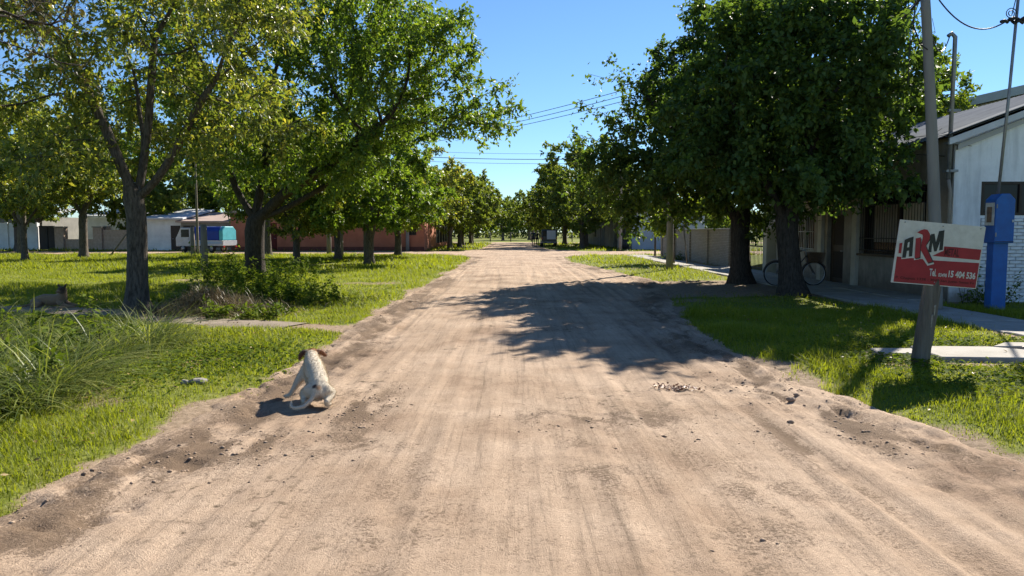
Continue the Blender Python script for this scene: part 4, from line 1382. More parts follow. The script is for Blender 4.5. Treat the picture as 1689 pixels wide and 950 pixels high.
# ---- concrete walk, slab by slab, and the slabs that bridge the ditch
SW = thing('sidewalk', (8.2, 20, 0), 'grey concrete walk running past the house fronts under the dark trees', 'sidewalk')
rs2 = random.Random(9)
y = 4.0
while y < 48:
    L = 1.45
    x0, x1 = 7.55 + rs2.uniform(-.02, .02), 8.85 + rs2.uniform(-.02, .02)
    zt = 0.075 + rs2.uniform(-.008, .008)
    o = MB().box(x0, x1, y, y + L - .02, -.05, zt).build('slab', MATS['concrete'], SW, .012)
    y += L
box('apron', 8.9, 9.76, 16.6, 32.4, -.05, 0.082, MATS['concrete'], SW)
CB = thing('footbridge', (6, 9, 0), 'broken pale concrete slabs laid over the grass towards the sign post', 'slabs')
for poly in ([(4.55, 9.05), (5.05, 8.95), (5.12, 9.4), (4.6, 9.42)], [(5.12, 8.72), (6.55, 8.62), (6.62, 9.15), (6.2, 9.52), (5.2, 9.58)], [(6.66, 8.6), (7.52, 8.66), (7.52, 9.5), (6.75, 9.45), (6.68, 9.2)], [(6.3, 9.62), (7.5, 9.62), (7.5, 9.95), (6.7, 9.98)]):
    g = max(float(ground_h(px, py)) for px, py in poly)
    MB().prism(poly, 'z', g - .06, g + .06).build('slab', MATS['concrete'], CB, .012)

# ---- blue meter pillar
MP = thing('meter_pillar', (9.52, 14.5, 0), 'bright blue electricity meter pillar with tall leaning rod beside the white wall', 'meter pillar')
box('post', 9.38, 9.67, 14.42, 14.64, -.05, 1.40, MATS['blue_paint'], MP, .012)
MB().prism([(9.34, 1.38), (9.71, 1.38), (9.71, 2.22), (9.60, 2.33), (9.45, 2.33), (9.34, 2.22)], 'y', 14.34, 14.68).build('meter_box', MATS['blue_paint'], MP, .01)
box('seam', 9.345, 9.705, 14.333, 14.339, 1.40, 1.412, MATS['black_iron'], MP)
box('lock', 9.655, 9.685, 14.325, 14.339, 1.78, 1.83, MATS['zinc'], MP)
for zh in (1.5, 2.05):
    box('hinge', 9.342, 9.362, 14.326, 14.339, zh, zh + .08, MATS['grey_steel'], MP)
pd = box('meter_door', 9.325, 9.338, 14.38, 14.64, 1.72, 2.16, plain('cream_panel', (0.6, 0.58, 0.52), (0.4, 0.37, 0.32), 7), MP)
box('meter_face', 9.317, 9.324, 14.44, 14.58, 1.78, 2.08, plain('rust_brown', (0.25, 0.15, 0.09), (0.12, 0.08, 0.06), 14), pd)
MB().tube([(9.50, 14.55, 2.30), (9.58, 14.5, 4.2), (9.72, 14.5, 7.2)], .028, 8).build('rod', MATS['grey_steel'], MP)
ins = MB()
for k in range(9):
    a = rs2.uniform(0, 6.28)
    p = Vector((9.60 + rs2.uniform(-.16, .16), 14.46 + rs2.uniform(-.04, .04), 5.60 + rs2.uniform(-.05, .05)))
    q = p + Vector((math.cos(a) * .2, math.sin(a) * .05, rs2.uniform(-.03, .06)))
    ins.tube([p, (p + q) / 2 + Vector((0, 0, .03)), q], .03, 6)
ob = ins.build('cable_bundle', MATS['black_iron'], MP)
ob['kind'] = 'stuff'

# ---- poles and wires
def pole(loc, h, r0, r1, label, mat, lean=(0, 0), arm=None, name='utility_pole'):
    t = thing(name, loc, label, 'utility pole', 'utility poles')
    x, y, z = loc
    n = 10
    MB().tube([(x + lean[0] * (i / n) ** 1.3, y + lean[1] * i / n, -.1 + (h + .1) * i / n) for i in range(n + 1)], [r0 + (r1 - r0) * i / n for i in range(n + 1)], 12).build('shaft', MATS[mat], t)
    if arm:
        for za in arm:
            cx, cy = x + lean[0] * (za / h), y + lean[1] * za / h
            MB().box(cx - .6, cx + .6, cy - .05 - r0, cy + .05 - r0, za - .05, za + .05).build('crossarm', MATS['worn_post'], t)
            for k in (-.5, 0, .5):
                MB().tube([(cx + k, cy - r0, za + .04), (cx + k, cy - r0, za + .1), (cx + k, cy - r0, za + .18)], [.025, .045, .02], 8).build('insulator', MATS['zinc'], t)
    return t
pole((8.36, 14.5, 0), 6.35, .125, .085, 'grey tapering concrete pole rising before the corner of the white house', 'concrete_pole', lean=(-.5, 0))
pole((6.5, 30.5, 0), 9.0, .15, .10, 'concrete pole whose tip shows over the dark shade trees', 'concrete_pole', arm=(7.6,))
pole((-9.4, 48.2, 0), 8.0, .15, .10, 'concrete pole hidden among the park trees, carrying three wires', 'concrete_pole', arm=(7.0,))
pole((-8.6, 61.0, 0), 8.4, .15, .10, 'concrete pole at the corner of the red house', 'concrete_pole', arm=(7.7,))
pole((9.0, 61.6, 0), 8.4, .15, .10, 'concrete pole at the far corner before the pale blue wall', 'concrete_pole', arm=(7.7,))
pole((-20.7, 48.8, 0), 6.5, .09, .06, 'thin grey pole standing in the park before the parked truck', 'grey_post')
def wire(a, b, sag, r, label, group, n=22):
    A, B = Vector(a), Vector(b)
    mbw_ = MB().tube([A.lerp(B, i / n) - Vector((0, 0, sag * 4 * (i / n) * (1 - i / n))) for i in range(n + 1)], r, 5)
    o = mbw_.build('wire', MATS['black_iron'])
    tag(o, label, 'wire', group)
for k, dx in enumerate((-.5, 0, .5)):
    wire((6.5 + dx, 30.4, 7.72 - .1 * k), (-9.4 + dx, 48.1, 7.12 - .12 * k), .35, .014, 'thin slanting wire of three crossing the sky over the road', 'slanting wires')
for k, zz in enumerate((8.2, 7.75, 7.4)):
    wire((-8.6, 61, zz), (9.0, 61.6, zz - .1), .18, (.012, .026, .014)[k], 'level wire strung across the street at the crossing', 'level wires')
wire((8.0, 14.5, 6.25), (9.5, 22.5, 6.0), .15, .022, 'thick black cable running from the pole into the dark tree', None)
wire((8.0, 14.5, 6.25), (10.4, 27.0, 6.2), .1, .009, 'thin service wire from the pole towards the courtyard tree', 'thin service wires')
wire((8.0, 14.5, 6.25), (11.0, 28.0, 6.2), .1, .009, 'thin service wire from the pole towards the courtyard tree', 'thin service wires')
wire((8.0, 14.5, 6.25), (16.5, 33.0, 9.6), .25, .009, 'thin wire from the pole rising over the roof of the white house', None)
wire((7.95, 14.45, 6.25), (9.46, 14.46, 5.62), .42, .014, 'drooping black cable between the concrete pole and the leaning rod', None)
wire((8.0, 14.45, 5.4), (9.42, 16.28, 5.8), .35, .012, 'sagging cable looping from the pole to the service mast', None)
wire((9.62, 14.46, 5.62), (13.5, 12.0, 6.6), .2, .014, 'black cable leaving the cable bundle away from the street', None)
mbl = MB().tube([(7.84, 14.36, 6.3), (7.62, 14.34, 5.95), (7.60, 14.34, 5.5), (7.74, 14.34, 5.15), (7.90, 14.36, 5.05)], .014, 5)
tag(mbl.build('cable', MATS['black_iron']), 'slack black cable looped down the side of the concrete pole', 'cable')
mbl = MB().tube([(7.80, 14.35, 6.3), (7.56, 14.34, 5.5), (7.54, 14.34, 4.4)], .008, 5)
tag(mbl.build('cable', MATS['black_iron']), 'loose cable end hanging free beside the concrete pole', 'cable')
mbl = MB().tube([(9.5 + .11 * math.cos(t) * (1 - t / 16), 14.44, 5.74 + .11 * math.sin(t) * (1 - t / 16)) for t in [i * .45 for i in range(28)]] + [(9.62, 14.44, 6.2), (9.66, 14.44, 6.6)], .009, 5)
tag(mbl.build('cable', MATS['black_iron']), 'thin cable coiled on the leaning rod above the blue pillar', 'cable')

# ---- posts in the park
def park_post(x, y, h, r, label, mat='grey_post', lean=(0, 0)):
    t = thing('wooden_post', (x, y, 0), label, 'post', 'wooden posts in the park')
    MB().tube([(x, y, -.05), (x + lean[0] * .5, y + lean[1] * .5, h * .5), (x + lean[0], y + lean[1], h)], [r * 1.08, r, r * .92], 9).build('shaft', MATS[mat], t)
    MB().tube([(x + lean[0], y + lean[1], h), (x + lean[0], y + lean[1], h + .02)], [r * .92, r * .75], 9).build('weathered_top', MATS['worn_post'], t)
park_post(-11.95, 28.75, 1.85, .13, 'stout pale post standing alone in the grass before the truck')
park_post(-19.6, 45.5, 1.9, .13, 'pale post beside the thin grey pole')
park_post(-12.6, 51.0, 2.6, .16, 'thick grey post nearest the red wall')
park_post(-10.5, 45.5, 2.5, .13, 'slim pale post behind the pale thin trunked tree')
park_post(-8.6, 43.5, 2.6, .12, 'slim post just behind the reddish trunked tree')
park_post(-9.85, 42.2, 2.4, .10, 'narrow pale post close beside the tree among the posts')
bp_ = thing('braced_post', (-25.1, 49, 0), 'slim upright post propped by a long leaning brace before the brick wall', 'post')
MB().tube([(-25.1, 49, 0), (-25.1, 49, 1.85)], .06, 8).build('upright', MATS['worn_post'], bp_)
MB().tube([(-26.4, 48.6, 0), (-25.15, 48.9, 1.75)], .05, 8).build('brace', MATS['worn_post'], bp_)

# ---- red house across the crossing, left
RH = thing('red_house', (-15, 61.2, 0), 'long low terracotta red house on the corner across the crossing', 'house')
w_ = MB()
for (x0, x1, z0, z1) in ((-23.2, -20.3, 0, 3.1), (-20.3, -19.4, 2.3, 3.1), (-19.4, -8.6, 0, 3.1), (-8.6, -7.9, 0, 1.3), (-8.6, -7.9, 2.4, 3.1), (-7.9, -7.25, 0, 3.1)):
    w_.box(x0, x1, 61.2, 61.45, z0, z1)
w_.build('front_wall', MATS['red_plaster'], RH)
box('side_wall', -7.5, -7.252, 61.46, 71, 0, 3.1, MATS['red_plaster'], RH)
box('plinth', -23.2, -20.35, 61.14, 61.198, 0, .35, plain('dark_red', (0.16, 0.055, 0.038)), RH)
box('plinth', -19.35, -7.24, 61.14, 61.198, 0, .35, MATS['dark_red'], RH)
box('roof', -23.4, -7.1, 61.0, 71.2, 3.102, 3.3, plain('roof_slab', (0.4, 0.3, 0.25), (0.3, 0.23, 0.2), 1), RH)
d = box('door', -20.3, -19.4, 61.36, 61.42, 0, 2.3, plain('oxblood', (0.11, 0.02, 0.015)), RH)
MB().tube([(-19.55, 61.35, 1.05), (-19.55, 61.3, 1.05), (-19.67, 61.3, 1.05)], .015, 6).build('handle', MATS['zinc'], d)
wi = box('window', -8.6, -7.9, 61.38, 61.4, 1.3, 2.4, MATS['dark_glass'], RH)
MB().box(-8.6, -7.9, 61.3, 61.37, 1.3, 1.36).box(-8.6, -7.9, 61.3, 61.37, 2.34, 2.4).box(-8.6, -8.54, 61.3, 61.37, 1.36, 2.34).box(-7.96, -7.9, 61.3, 61.37, 1.36, 2.34).box(-8.28, -8.22, 61.3, 61.37, 1.36, 2.34).build('frame', MATS['dark_paint'], wi)
# ---- dark house and iron fence along the street beyond, left
DH = thing('dark_house', (-8.6, 78, 0), 'dark shaded house behind the iron fence beyond the red house', 'house')
w_ = MB()
for (y0, y1, z0, z1) in ((72, 75, 0, 3), (75, 78, 2.4, 3), (78, 80.5, 0, 3), (80.5, 82, 0, .9), (80.5, 82, 2.2, 3), (82, 84, 0, 3)):
    w_.box(-9.2, -8.9, y0, y1, z0, z1)
w_.box(-16, -9.2, 72, 72.3, 0, 3).box(-16, -9.2, 83.7, 84, 0, 3)
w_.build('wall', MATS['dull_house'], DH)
box('garage_door', -9.08, -9.0, 75, 78, 0, 2.4, MATS['dark_paint'], DH)
wi = box('window', -9.08, -9.06, 80.5, 82, .9, 2.2, MATS['dark_glass'], DH)
MB().box(-9.05, -8.92, 80.5, 82, 1.5, 1.56).box(-9.05, -8.92, 81.2, 81.27, .9, 1.5).build('frame', MATS['pale_pillar'], wi)
box('roof', -16.3, -8.5, 71.7, 84.3, 3.002, 3.2, MATS['roof_slab'], DH)
IF = thing('iron_fence', (-7.3, 72, 0), 'black iron fence with pale posts on a low red brick base', 'fence')
box('base', -7.42, -7.2, 71.4, 83, 0, .5, MATS['red_plaster'], IF)
for k in range(5):
    y = 71.5 + k * 2.85
    box('post', -7.38, -7.24, y - .07, y + .07, .502, 2.3, MATS['pale_pillar'], IF)
for k in range(56):
    y = 71.7 + k * .2
    MB().tube([(-7.31, y, .5), (-7.31, y, 2.1)], .016, 5).build('bar', MATS['black_iron'], IF)
GH = thing('grey_house', (-8.4, 92, 0), 'pale grey house with dark doorways farther down the street beyond the iron fence', 'house')
w_ = MB()
for (y0, y1, z0, z1) in ((86, 88, 0, 3.2), (88, 89.2, 2.3, 3.2), (89.2, 92, 0, 3.2), (92, 95, 2.4, 3.2), (95, 97, 0, 3.2), (97, 98.5, 0, 1), (97, 98.5, 2.2, 3.2), (98.5, 100, 0, 3.2)):
    w_.box(-8.4, -8.1, y0, y1, z0, z1)
w_.box(-15, -8.4, 86, 86.3, 0, 3.2)
w_.build('wall', MATS['grey_house'], GH)
box('door', -8.3, -8.24, 88, 89.2, 0, 2.3, MATS['dark_paint'], GH)
box('garage_door', -8.3, -8.24, 92, 95, 0, 2.4, MATS['dark_paint'], GH)
box('window', -8.3, -8.26, 97, 98.5, 1, 2.2, MATS['dark_glass'], GH)
box('roof', -15.2, -7.9, 85.8, 100.2, 3.202, 3.4, MATS['roof_slab'], GH)
# ---- houses across the park, far left
WW = thing('white_wall', (-48, 64, 0), 'long whitewashed boundary wall across the park', 'wall')
box('wall', -60, -40.9, 64, 64.25, 0, 2.35, MATS['white_plaster'], WW)
for k in range(8):
    box('pier', -59 + k * 2.55, -58.75 + k * 2.55, 63.9, 63.998, 0, 2.4, MATS['white_plaster'], WW)
GT = thing('yard_gate', (-40, 64.1, 0), 'dark sheet gate between the whitewashed wall and the tan pillar', 'gate')
box('leaf', -40.85, -39.5, 64.05, 64.1, .05, 2.1, MATS['dark_paint'], GT)
MB().box(-40.85, -39.5, 64.0, 64.049, .05, .15).box(-40.85, -39.5, 64.0, 64.049, 2.0, 2.1).box(-40.2, -40.1, 64.0, 64.049, .15, 2.0).build('frame', MATS['black_iron'], GT)
TW = thing('garden_wall', (-36, 64, 0), 'low tan brick garden wall with square pillars across the park', 'wall')
box('wall', -38.6, -36.1, 64, 64.2, 0, .95, MATS['tan_brick'], TW)
box('wall', -35.3, -31.5, 64, 64.2, 0, 1.75, MATS['tan_brick'], TW)
for x in (-39.0, -35.7, -31.3):
    box('pillar', x - .38, x + .38, 63.8, 64.5, 0, 1.95, MATS['tan_brick'], TW, .02)
    box('cap', x - .44, x + .44, 63.75, 64.55, 1.952, 2.05, MATS['concrete'], TW)
def small_house(loc, w, dep, h, mat, label, roof='fascia', door=None, wins=()):
    x, y, _ = loc
    t = thing('house', loc, label, 'house', 'low houses across the park')
    box('wall', x, x + w, y, y + dep, 0, h, MATS[mat], t)
    rfz = MB().prism([(y - .4, h + .002), (y + dep + .3, h + .9), (y + dep + .3, h + 1.02), (y - .4, h + .14)], 'x', x - .3, x + w + .3).build('roof', MATS[roof], t)
    for (a, b2, z0, z1) in wins:
        f = box('window', x + a, x + b2, y - .03, y - .002, z0, z1, MATS['dark_glass'], t)
        MB().box(x + a - .06, x + b2 + .06, y - .06, y - .031, z1, z1 + .06).box(x + a - .06, x + b2 + .06, y - .06, y - .031, z0 - .06, z0).box(x + a - .06, x + a, y - .06, y - .031, z0, z1).box(x + b2, x + b2 + .06, y - .06, y - .031, z0, z1).build('frame', MATS['fascia'], f)
    if door:
        dd = box('door', x + door[0], x + door[1], y - .04, y - .002, 0, 2.1, MATS['dark_paint'], t)
        MB().tube([(x + door[0] + .12, y - .06, 1.0), (x + door[0] + .22, y - .06, 1.0)], .015, 5).build('handle', MATS['zinc'], dd)
    return t
small_house((-41.5, 72, 0), 8.5, 7, 3.0, 'white_plaster', 'white house with dark windows behind the tan garden wall', wins=((1.5, 2.6, 1, 2.1), (5.6, 6.8, 1, 2.1)), door=(3.6, 4.5))
small_house((-30.6, 62.2, 0), 2.9, 6, 2.6, 'white_plaster', 'pale plain house with bright roof edge left of the parked truck', door=(2.0, 2.8))
small_house((-27.65, 62.0, 0), 4.2, 6, 2.35, 'grey_house', 'low grey garage beside the red house behind the truck', 'roof_slab', door=(.2, 1.1), wins=((1.6, 2.9, 1.1, 2.0),))
small_house((-57, 74, 0), 10, 7, 3.1, 'grey_house', 'grey house behind the whitewashed wall', wins=((2, 3.2, 1, 2.1), (7, 8.2, 1, 2.1)), door=(4.6, 5.5))
# ---- corner house beyond the crossing, right
CH = thing('pale_blue_house', (10.6, 65.5, 0), 'pale blue white corner house beyond the crossing, right side', 'house')
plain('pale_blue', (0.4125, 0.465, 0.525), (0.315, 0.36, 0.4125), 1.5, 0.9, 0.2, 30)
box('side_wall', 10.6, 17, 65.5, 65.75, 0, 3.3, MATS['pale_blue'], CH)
w_ = MB()
for (y0, y1, z0, z1) in ((65.76, 67.2, 0, 3.3), (67.2, 68.6, 2.3, 3.3), (68.6, 70.5, 0, 3.3), (70.5, 74.5, 2.5, 3.3), (74.5, 77, 0, 3.3)):
    w_.box(10.6, 10.85, y0, y1, z0, z1)
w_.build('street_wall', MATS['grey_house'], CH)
box('door', 10.7, 10.76, 67.2, 68.6, 0, 2.3, MATS['dark_paint'], CH)
box('garage_door', 10.7, 10.76, 70.5, 74.5, 0, 2.5, MATS['dark_paint'], CH)
box('pillar', 9.9, 10.25, 69.2, 69.55, 0, 3.0, MATS['pale_pillar'], CH)
box('pillar', 9.9, 10.25, 75.0, 75.35, 0, 3.0, MATS['pale_pillar'], CH)
box('canopy', 9.8, 10.598, 66.5, 76.5, 3.0, 3.15, MATS['concrete'], CH)
box('roof', 10.4, 17.3, 65.3, 77.3, 3.302, 3.5, MATS['roof_slab'], CH)
BN = thing('rubbish_bin', (9.9, 65.0, 0), 'dark rubbish bin standing beside the pale blue corner wall', 'bin')
MB().tube([(9.9, 65, .02), (9.9, 65, .9)], [.26, .32], 10).build('drum', MATS['black_iron'], BN)
MB().tube([(9.9, 65, .9), (9.9, 65, .98)], [.34, .3], 10).build('lid', MATS['dark_paint'], BN)
GR = thing('street_house', (9.9, 90, 0), 'dim house front with white door frame behind the leaning tree, right side', 'house')
w_ = MB()
for (y0, y1, z0, z1) in ((79, 82, 0, 3.1), (82, 83.2, 2.2, 3.1), (83.2, 87, 0, 3.1), (87, 89, 0, 1), (87, 89, 2.2, 3.1), (89, 99, 0, 3.1)):
    w_.box(9.9, 10.15, y0, y1, z0, z1)
w_.box(10.15, 16, 79, 79.25, 0, 3.1)
w_.build('wall', MATS['grey_house'], GR)
dd = box('door', 10.0, 10.05, 82, 83.2, 0, 2.2, MATS['dark_paint'], GR)
MB().box(9.86, 9.898, 81.9, 82, 0, 2.3).box(9.86, 9.898, 83.2, 83.3, 0, 2.3).box(9.86, 9.898, 82, 83.2, 2.2, 2.3).build('frame', MATS['fascia'], dd)
box('window', 10.0, 10.02, 87, 89, 1, 2.2, MATS['dark_glass'], GR)
box('roof', 9.6, 16.2, 78.8, 99.2, 3.102, 3.3, MATS['roof_slab'], GR)
# ---- field fence at the end of the street
FF = thing('field_fence', (0, 116, 0), 'wire field fence with dark posts closing the end of the street', 'fence')
for k in range(9):
    MB().tube([(-13 + k * 3.2, 116, -.1), (-13 + k * 3.2, 116, 1.5)], .085, 7).build('post', MATS['worn_post'], FF)
for z0 in (.35, .7, 1.05, 1.4):
    MB().tube([(-13.2, 116, z0), (12.8, 116, z0)], .015, 4).build('strand', MATS['grey_steel'], FF)
# ------------------------------------------------------------------ the leaning sign
# painted face, drawn in sign units: u right 0..1.06 m, v up 0..0.73 m
SU, SV = 1.06, 0.725
plain('sign_white', (0.561, 0.561, 0.527), (0.442, 0.442, 0.408), 9, 0.6, 0.06, 90)
plain('sign_red', (0.306, 0.0255, 0.034), (0.2295, 0.0187, 0.0255), 5, 0.6, 0.06, 90)
plain('sign_black', (0.018, 0.024, 0.022), (0.03, 0.03, 0.03), 8, 0.6)
plain('sign_dim', (0.06, 0.008, 0.010), (0.09, 0.010, 0.013), 8, 0.6)
SG = thing('sign_board', (4.78, 8.6, 0), 'leaning red and white ARM METAL sign board on a weathered wooden post', 'sign')
SM = Matrix.Translation((4.93, 8.55, 1.335)) @ Euler((R(3), R(4.6), R(6)), 'XYZ').to_matrix().to_4x4()
def sp(u, v, w=0.0):
    return SM @ Vector((u - SU / 2, -w, v - SV / 2))
# corner pixels of a traced drawing grid -> sign units
def gq(x, y):
    c = ((150, 65), (1245, 140), (1130, 890), (50, 805))
    u, v = .5, .5
    for _ in range(12):
        top = (c[0][0] + (c[1][0] - c[0][0]) * u, c[0][1] + (c[1][1] - c[0][1]) * u)
        bot = (c[3][0] + (c[2][0] - c[3][0]) * u, c[3][1] + (c[2][1] - c[3][1]) * u)
        v = (y - top[1]) / (bot[1] - top[1])
        l = c[0][0] + (c[3][0] - c[0][0]) * v
        r = c[1][0] + (c[2][0] - c[1][0]) * v
        u = (x - l) / (r - l)
    return u * SU, (1 - v) * SV
def flat(name, polys, w, mat, t=0.0012, grid=True):
    mb = MB()
    for poly in polys:
        q = [gq(*p) if grid else p for p in poly]
        n = len(q)
        V = [sp(u, v, w) for u, v in q] + [sp(u, v, w + t) for u, v in q]
        mb.add(V, [tuple(range(n)), tuple(range(n, 2 * n))] + [(i, (i + 1) % n, (i + 1) % n + n, i + n) for i in range(n)])
    return mb.build(name, MATS[mat], SG)
def slab(u0, u1, v0, v1, w0, w1):
    return MB().add([sp(u, v, w) for w in (w0, w1) for u, v in ((u0, v0), (u1, v0), (u1, v1), (u0, v1))], [(0, 3, 2, 1), (4, 5, 6, 7), (0, 1, 5, 4), (1, 2, 6, 5), (2, 3, 7, 6), (3, 0, 4, 7)])
slab(0, SU, 0, SV, -.012, 0).build('board', MATS['sign_white'], SG)
flat('red_field', [[(114, 498), (600, 545), (1165, 575), (1122, 880), (78, 796)]], .0005, 'sign_red')
flat('red_band', [[(560, 492), (705, 425), (712, 376), (850, 384), (1190, 412), (1168, 540), (575, 492)]], .0005, 'sign_red')
LA = [(178, 515), (205, 302), (262, 278), (318, 262), (304, 496), (262, 500), (264, 428), (236, 432), (222, 512)]
LR1 = [(335, 522), (346, 284), (410, 270), (398, 508)]
LR2 = [(360, 215), (405, 188), (452, 174), (492, 182), (525, 232), (520, 292), (470, 372), (562, 558), (502, 572), (410, 420), (420, 330), (436, 262), (430, 240)]
LM = [(502, 450), (540, 232), (582, 226), (602, 330), (640, 196), (708, 184), (690, 418), (644, 426), (656, 310), (612, 436), (582, 438), (556, 330), (546, 446)]
LI = [(130, 460), (141, 342), (178, 336), (164, 460)]
def grown(poly, k=16):
    cx = sum(p[0] for p in poly) / len(poly)
    cy = sum(p[1] for p in poly) / len(poly)
    out = []
    for (x, y) in poly:
        d = math.hypot(x - cx, y - cy)
        out.append((x + (x - cx) / d * k, y + (y - cy) / d * k))
    return out
flat('letter_outline', [grown([(178, 515), (205, 302), (318, 262), (304, 500)])], .0020, 'sign_white')
flat('letter_outline', [grown(LR1, 20)], .0021, 'sign_white')
flat('letter_outline', [grown([(360, 215), (452, 170), (525, 225), (525, 300), (482, 372), (578, 570), (500, 590), (395, 430)], 18)], .0022, 'sign_white')
flat('letter_outline', [grown([(495, 455), (540, 228), (708, 184), (690, 420), (600, 440)])], .0023, 'sign_white')
flat('letter_outline', [grown(LI, 12)], .0019, 'sign_white')
flat('letter_shadow', [[(345, 532), (352, 300), (420, 285), (410, 520)]], .0036, 'sign_black')
flat('letter_shadow', [[(425, 430), (445, 300), (536, 240), (532, 300), (482, 372), (580, 566), (512, 584)]], .0037, 'sign_black')
flat('letter', [LA], .005, 'sign_black')
flat('letter_counter', [[(246, 334), (266, 326), (262, 388), (238, 392)]], .0063, 'sign_white')
flat('letter', [LM], .005, 'sign_black')
flat('letter', [LR1], .0052, 'sign_red')
flat('letter', [LR2], .0054, 'sign_red')
flat('letter', [LI], .005, 'sign_red')
def text(s, quad, w, mat, name, bold=0.0):
    """lettering stretched to fill a quadrilateral given on the drawing grid: TL, TR, BR, BL"""
    cu = bpy.data.curves.new(name, 'FONT')
    cu.body = s
    cu.offset = bold
    cu.resolution_u = 3
    tmp = bpy.data.objects.new('tmp_text', cu)
    C.objects.link(tmp)
    bpy.context.view_layer.update()
    me = bpy.data.meshes.new_from_object(tmp.evaluated_get(bpy.context.evaluated_depsgraph_get()))
    bpy.data.objects.remove(tmp)
    xs = [v.co.x for v in me.vertices]
    ys = [v.co.y for v in me.vertices]
    x0, x1, y0, y1 = min(xs), max(xs), min(ys), max(ys)
    o = ORG[SG.name]
    for v in me.vertices:
        a = (v.co.x - x0) / (x1 - x0)
        c = 1 - (v.co.y - y0) / (y1 - y0)
        t = [quad[0][i] + (quad[1][i] - quad[0][i]) * a for i in (0, 1)]
        b2 = [quad[3][i] + (quad[2][i] - quad[3][i]) * a for i in (0, 1)]
        q = gq(t[0] + (b2[0] - t[0]) * c, t[1] + (b2[1] - t[1]) * c)
        v.co = sp(q[0], q[1], w) - o
    return link(name, me, MATS[mat], SG)
text('METAL', [(722, 395), (908, 408), (900, 502), (712, 488)], .003, 'sign_dim', 'lettering', .03)
text('Tel.', [(532, 640), (622, 648), (614, 738), (524, 728)], .003, 'sign_white', 'lettering', .03)
text('03498', [(646, 694), (752, 704), (748, 748), (640, 740)], .003, 'sign_white', 'lettering', .02)
text('15 404 536', [(778, 662), (1124, 692), (1114, 774), (768, 746)], .003, 'sign_white', 'lettering', .035)
text('P. Chapuis 1338 - 3040 San Justo Santa Fe', [(104, 728), (1106, 806), (1102, 842), (100, 768)], .003, 'sign_dim', 'lettering', .02)
for (u, v) in ((.06, .70), (.53, .69), (1.0, .70), (.53, .04)):
    a, b2 = sp(u, v, 0), sp(u, v, .007)
    MB().tube([a, b2], [.008, .006], 7).build('nail', MATS['grey_steel'], SG)
post = MB()
n = 14
V, F = [], []
rp = random.Random(3)
for i in range(n + 1):
    t = i / n
    cx, cy, cz = 4.775 + .22 * t, 8.62, -.15 + 1.78 * t
    s = .098 - .010 * t
    for k in range(10):
        a = 2 * math.pi * k / 10
        q = max(abs(math.cos(a)), abs(math.sin(a)))
        rr = s / q ** .75 * (1 + .10 * (rp.random() - .5))
        V.append((cx + rr * math.cos(a), cy + .62 * rr * math.sin(a), cz))
for i in range(n):
    for k in range(10):
        k2 = (k + 1) % 10
        F.append((i * 10 + k, i * 10 + k2, (i + 1) * 10 + k2, (i + 1) * 10 + k))
F.append(tuple(range(9, -1, -1)))
F.append(tuple(n * 10 + k for k in range(10)))
post.add(V, F)
post.build('post', MATS['worn_post'], SG)
# split and peeling pale flakes on the post
for (t, dx, w, h) in ((.47, .035, .014, .13), (.40, .02, .010, .16)):
    cx, cz = 4.775 + .22 * t + dx, -.15 + 1.78 * t
    MB().prism([(cx - w / 2, cz - h / 2), (cx + w * .4, cz - h * .42), (cx + w / 2 + .01, cz + h / 2), (cx - w * .3, cz + h * .4)], 'y', 8.553, 8.562).build('splinter', plain('pale_flake', (0.34, 0.32, 0.28), (0.2, 0.18, 0.15), 20, 0.8), SG)

# ------------------------------------------------------------------ bodies: rounded limbs fused into one skin
def fused(name, chains, voxel, parent, paint, mat, smooth=6):
    bm = bmesh.new()
    def ball(p, r):
        bmesh.ops.create_icosphere(bm, subdivisions=2, radius=r, matrix=Matrix.Translation(p))
    for ch in chains:
        for (p, r), (q, s) in zip(ch[:-1], ch[1:]):
            p, q = Vector(p), Vector(q)
            k = max(2, int((q - p).length / (0.45 * min(r, s)) + 1))
            for i in range(k + 1):
                ball(p.lerp(q, i / k), r + (s - r) * i / k)
    me = bpy.data.meshes.new('body_tmp')
    bm.to_mesh(me)
    bm.free()
    tmp = bpy.data.objects.new('body_tmp', me)
    C.objects.link(tmp)
    md = tmp.modifiers.new('r', 'REMESH')
    md.mode = 'VOXEL'
    md.voxel_size = voxel
    sm = tmp.modifiers.new('s', 'SMOOTH')
    sm.factor = .5
    sm.iterations = smooth
    bpy.context.view_layer.update()
    out = bpy.data.meshes.new_from_object(tmp.evaluated_get(bpy.context.evaluated_depsgraph_get()))
    bpy.data.objects.remove(tmp)
    out.name = name
    co = np.zeros(len(out.vertices) * 3, np.float32)
    out.vertices.foreach_get('co', co)
    co = co.reshape(-1, 3)
    col = np.ones((len(co), 4), np.float32)
    col[:, :3] = paint(co)
    a = out.attributes.new('coat', 'FLOAT_COLOR', 'POINT')
    a.data.foreach_set('color', col.ravel())
    o = ORG[parent.name]
    out.vertices.foreach_set('co', (co - np.array(o, np.float32)).ravel())
    out.polygons.foreach_set('use_smooth', np.ones(len(out.polygons), dtype=bool))
    out.update()
    return link(name, out, mat, parent)
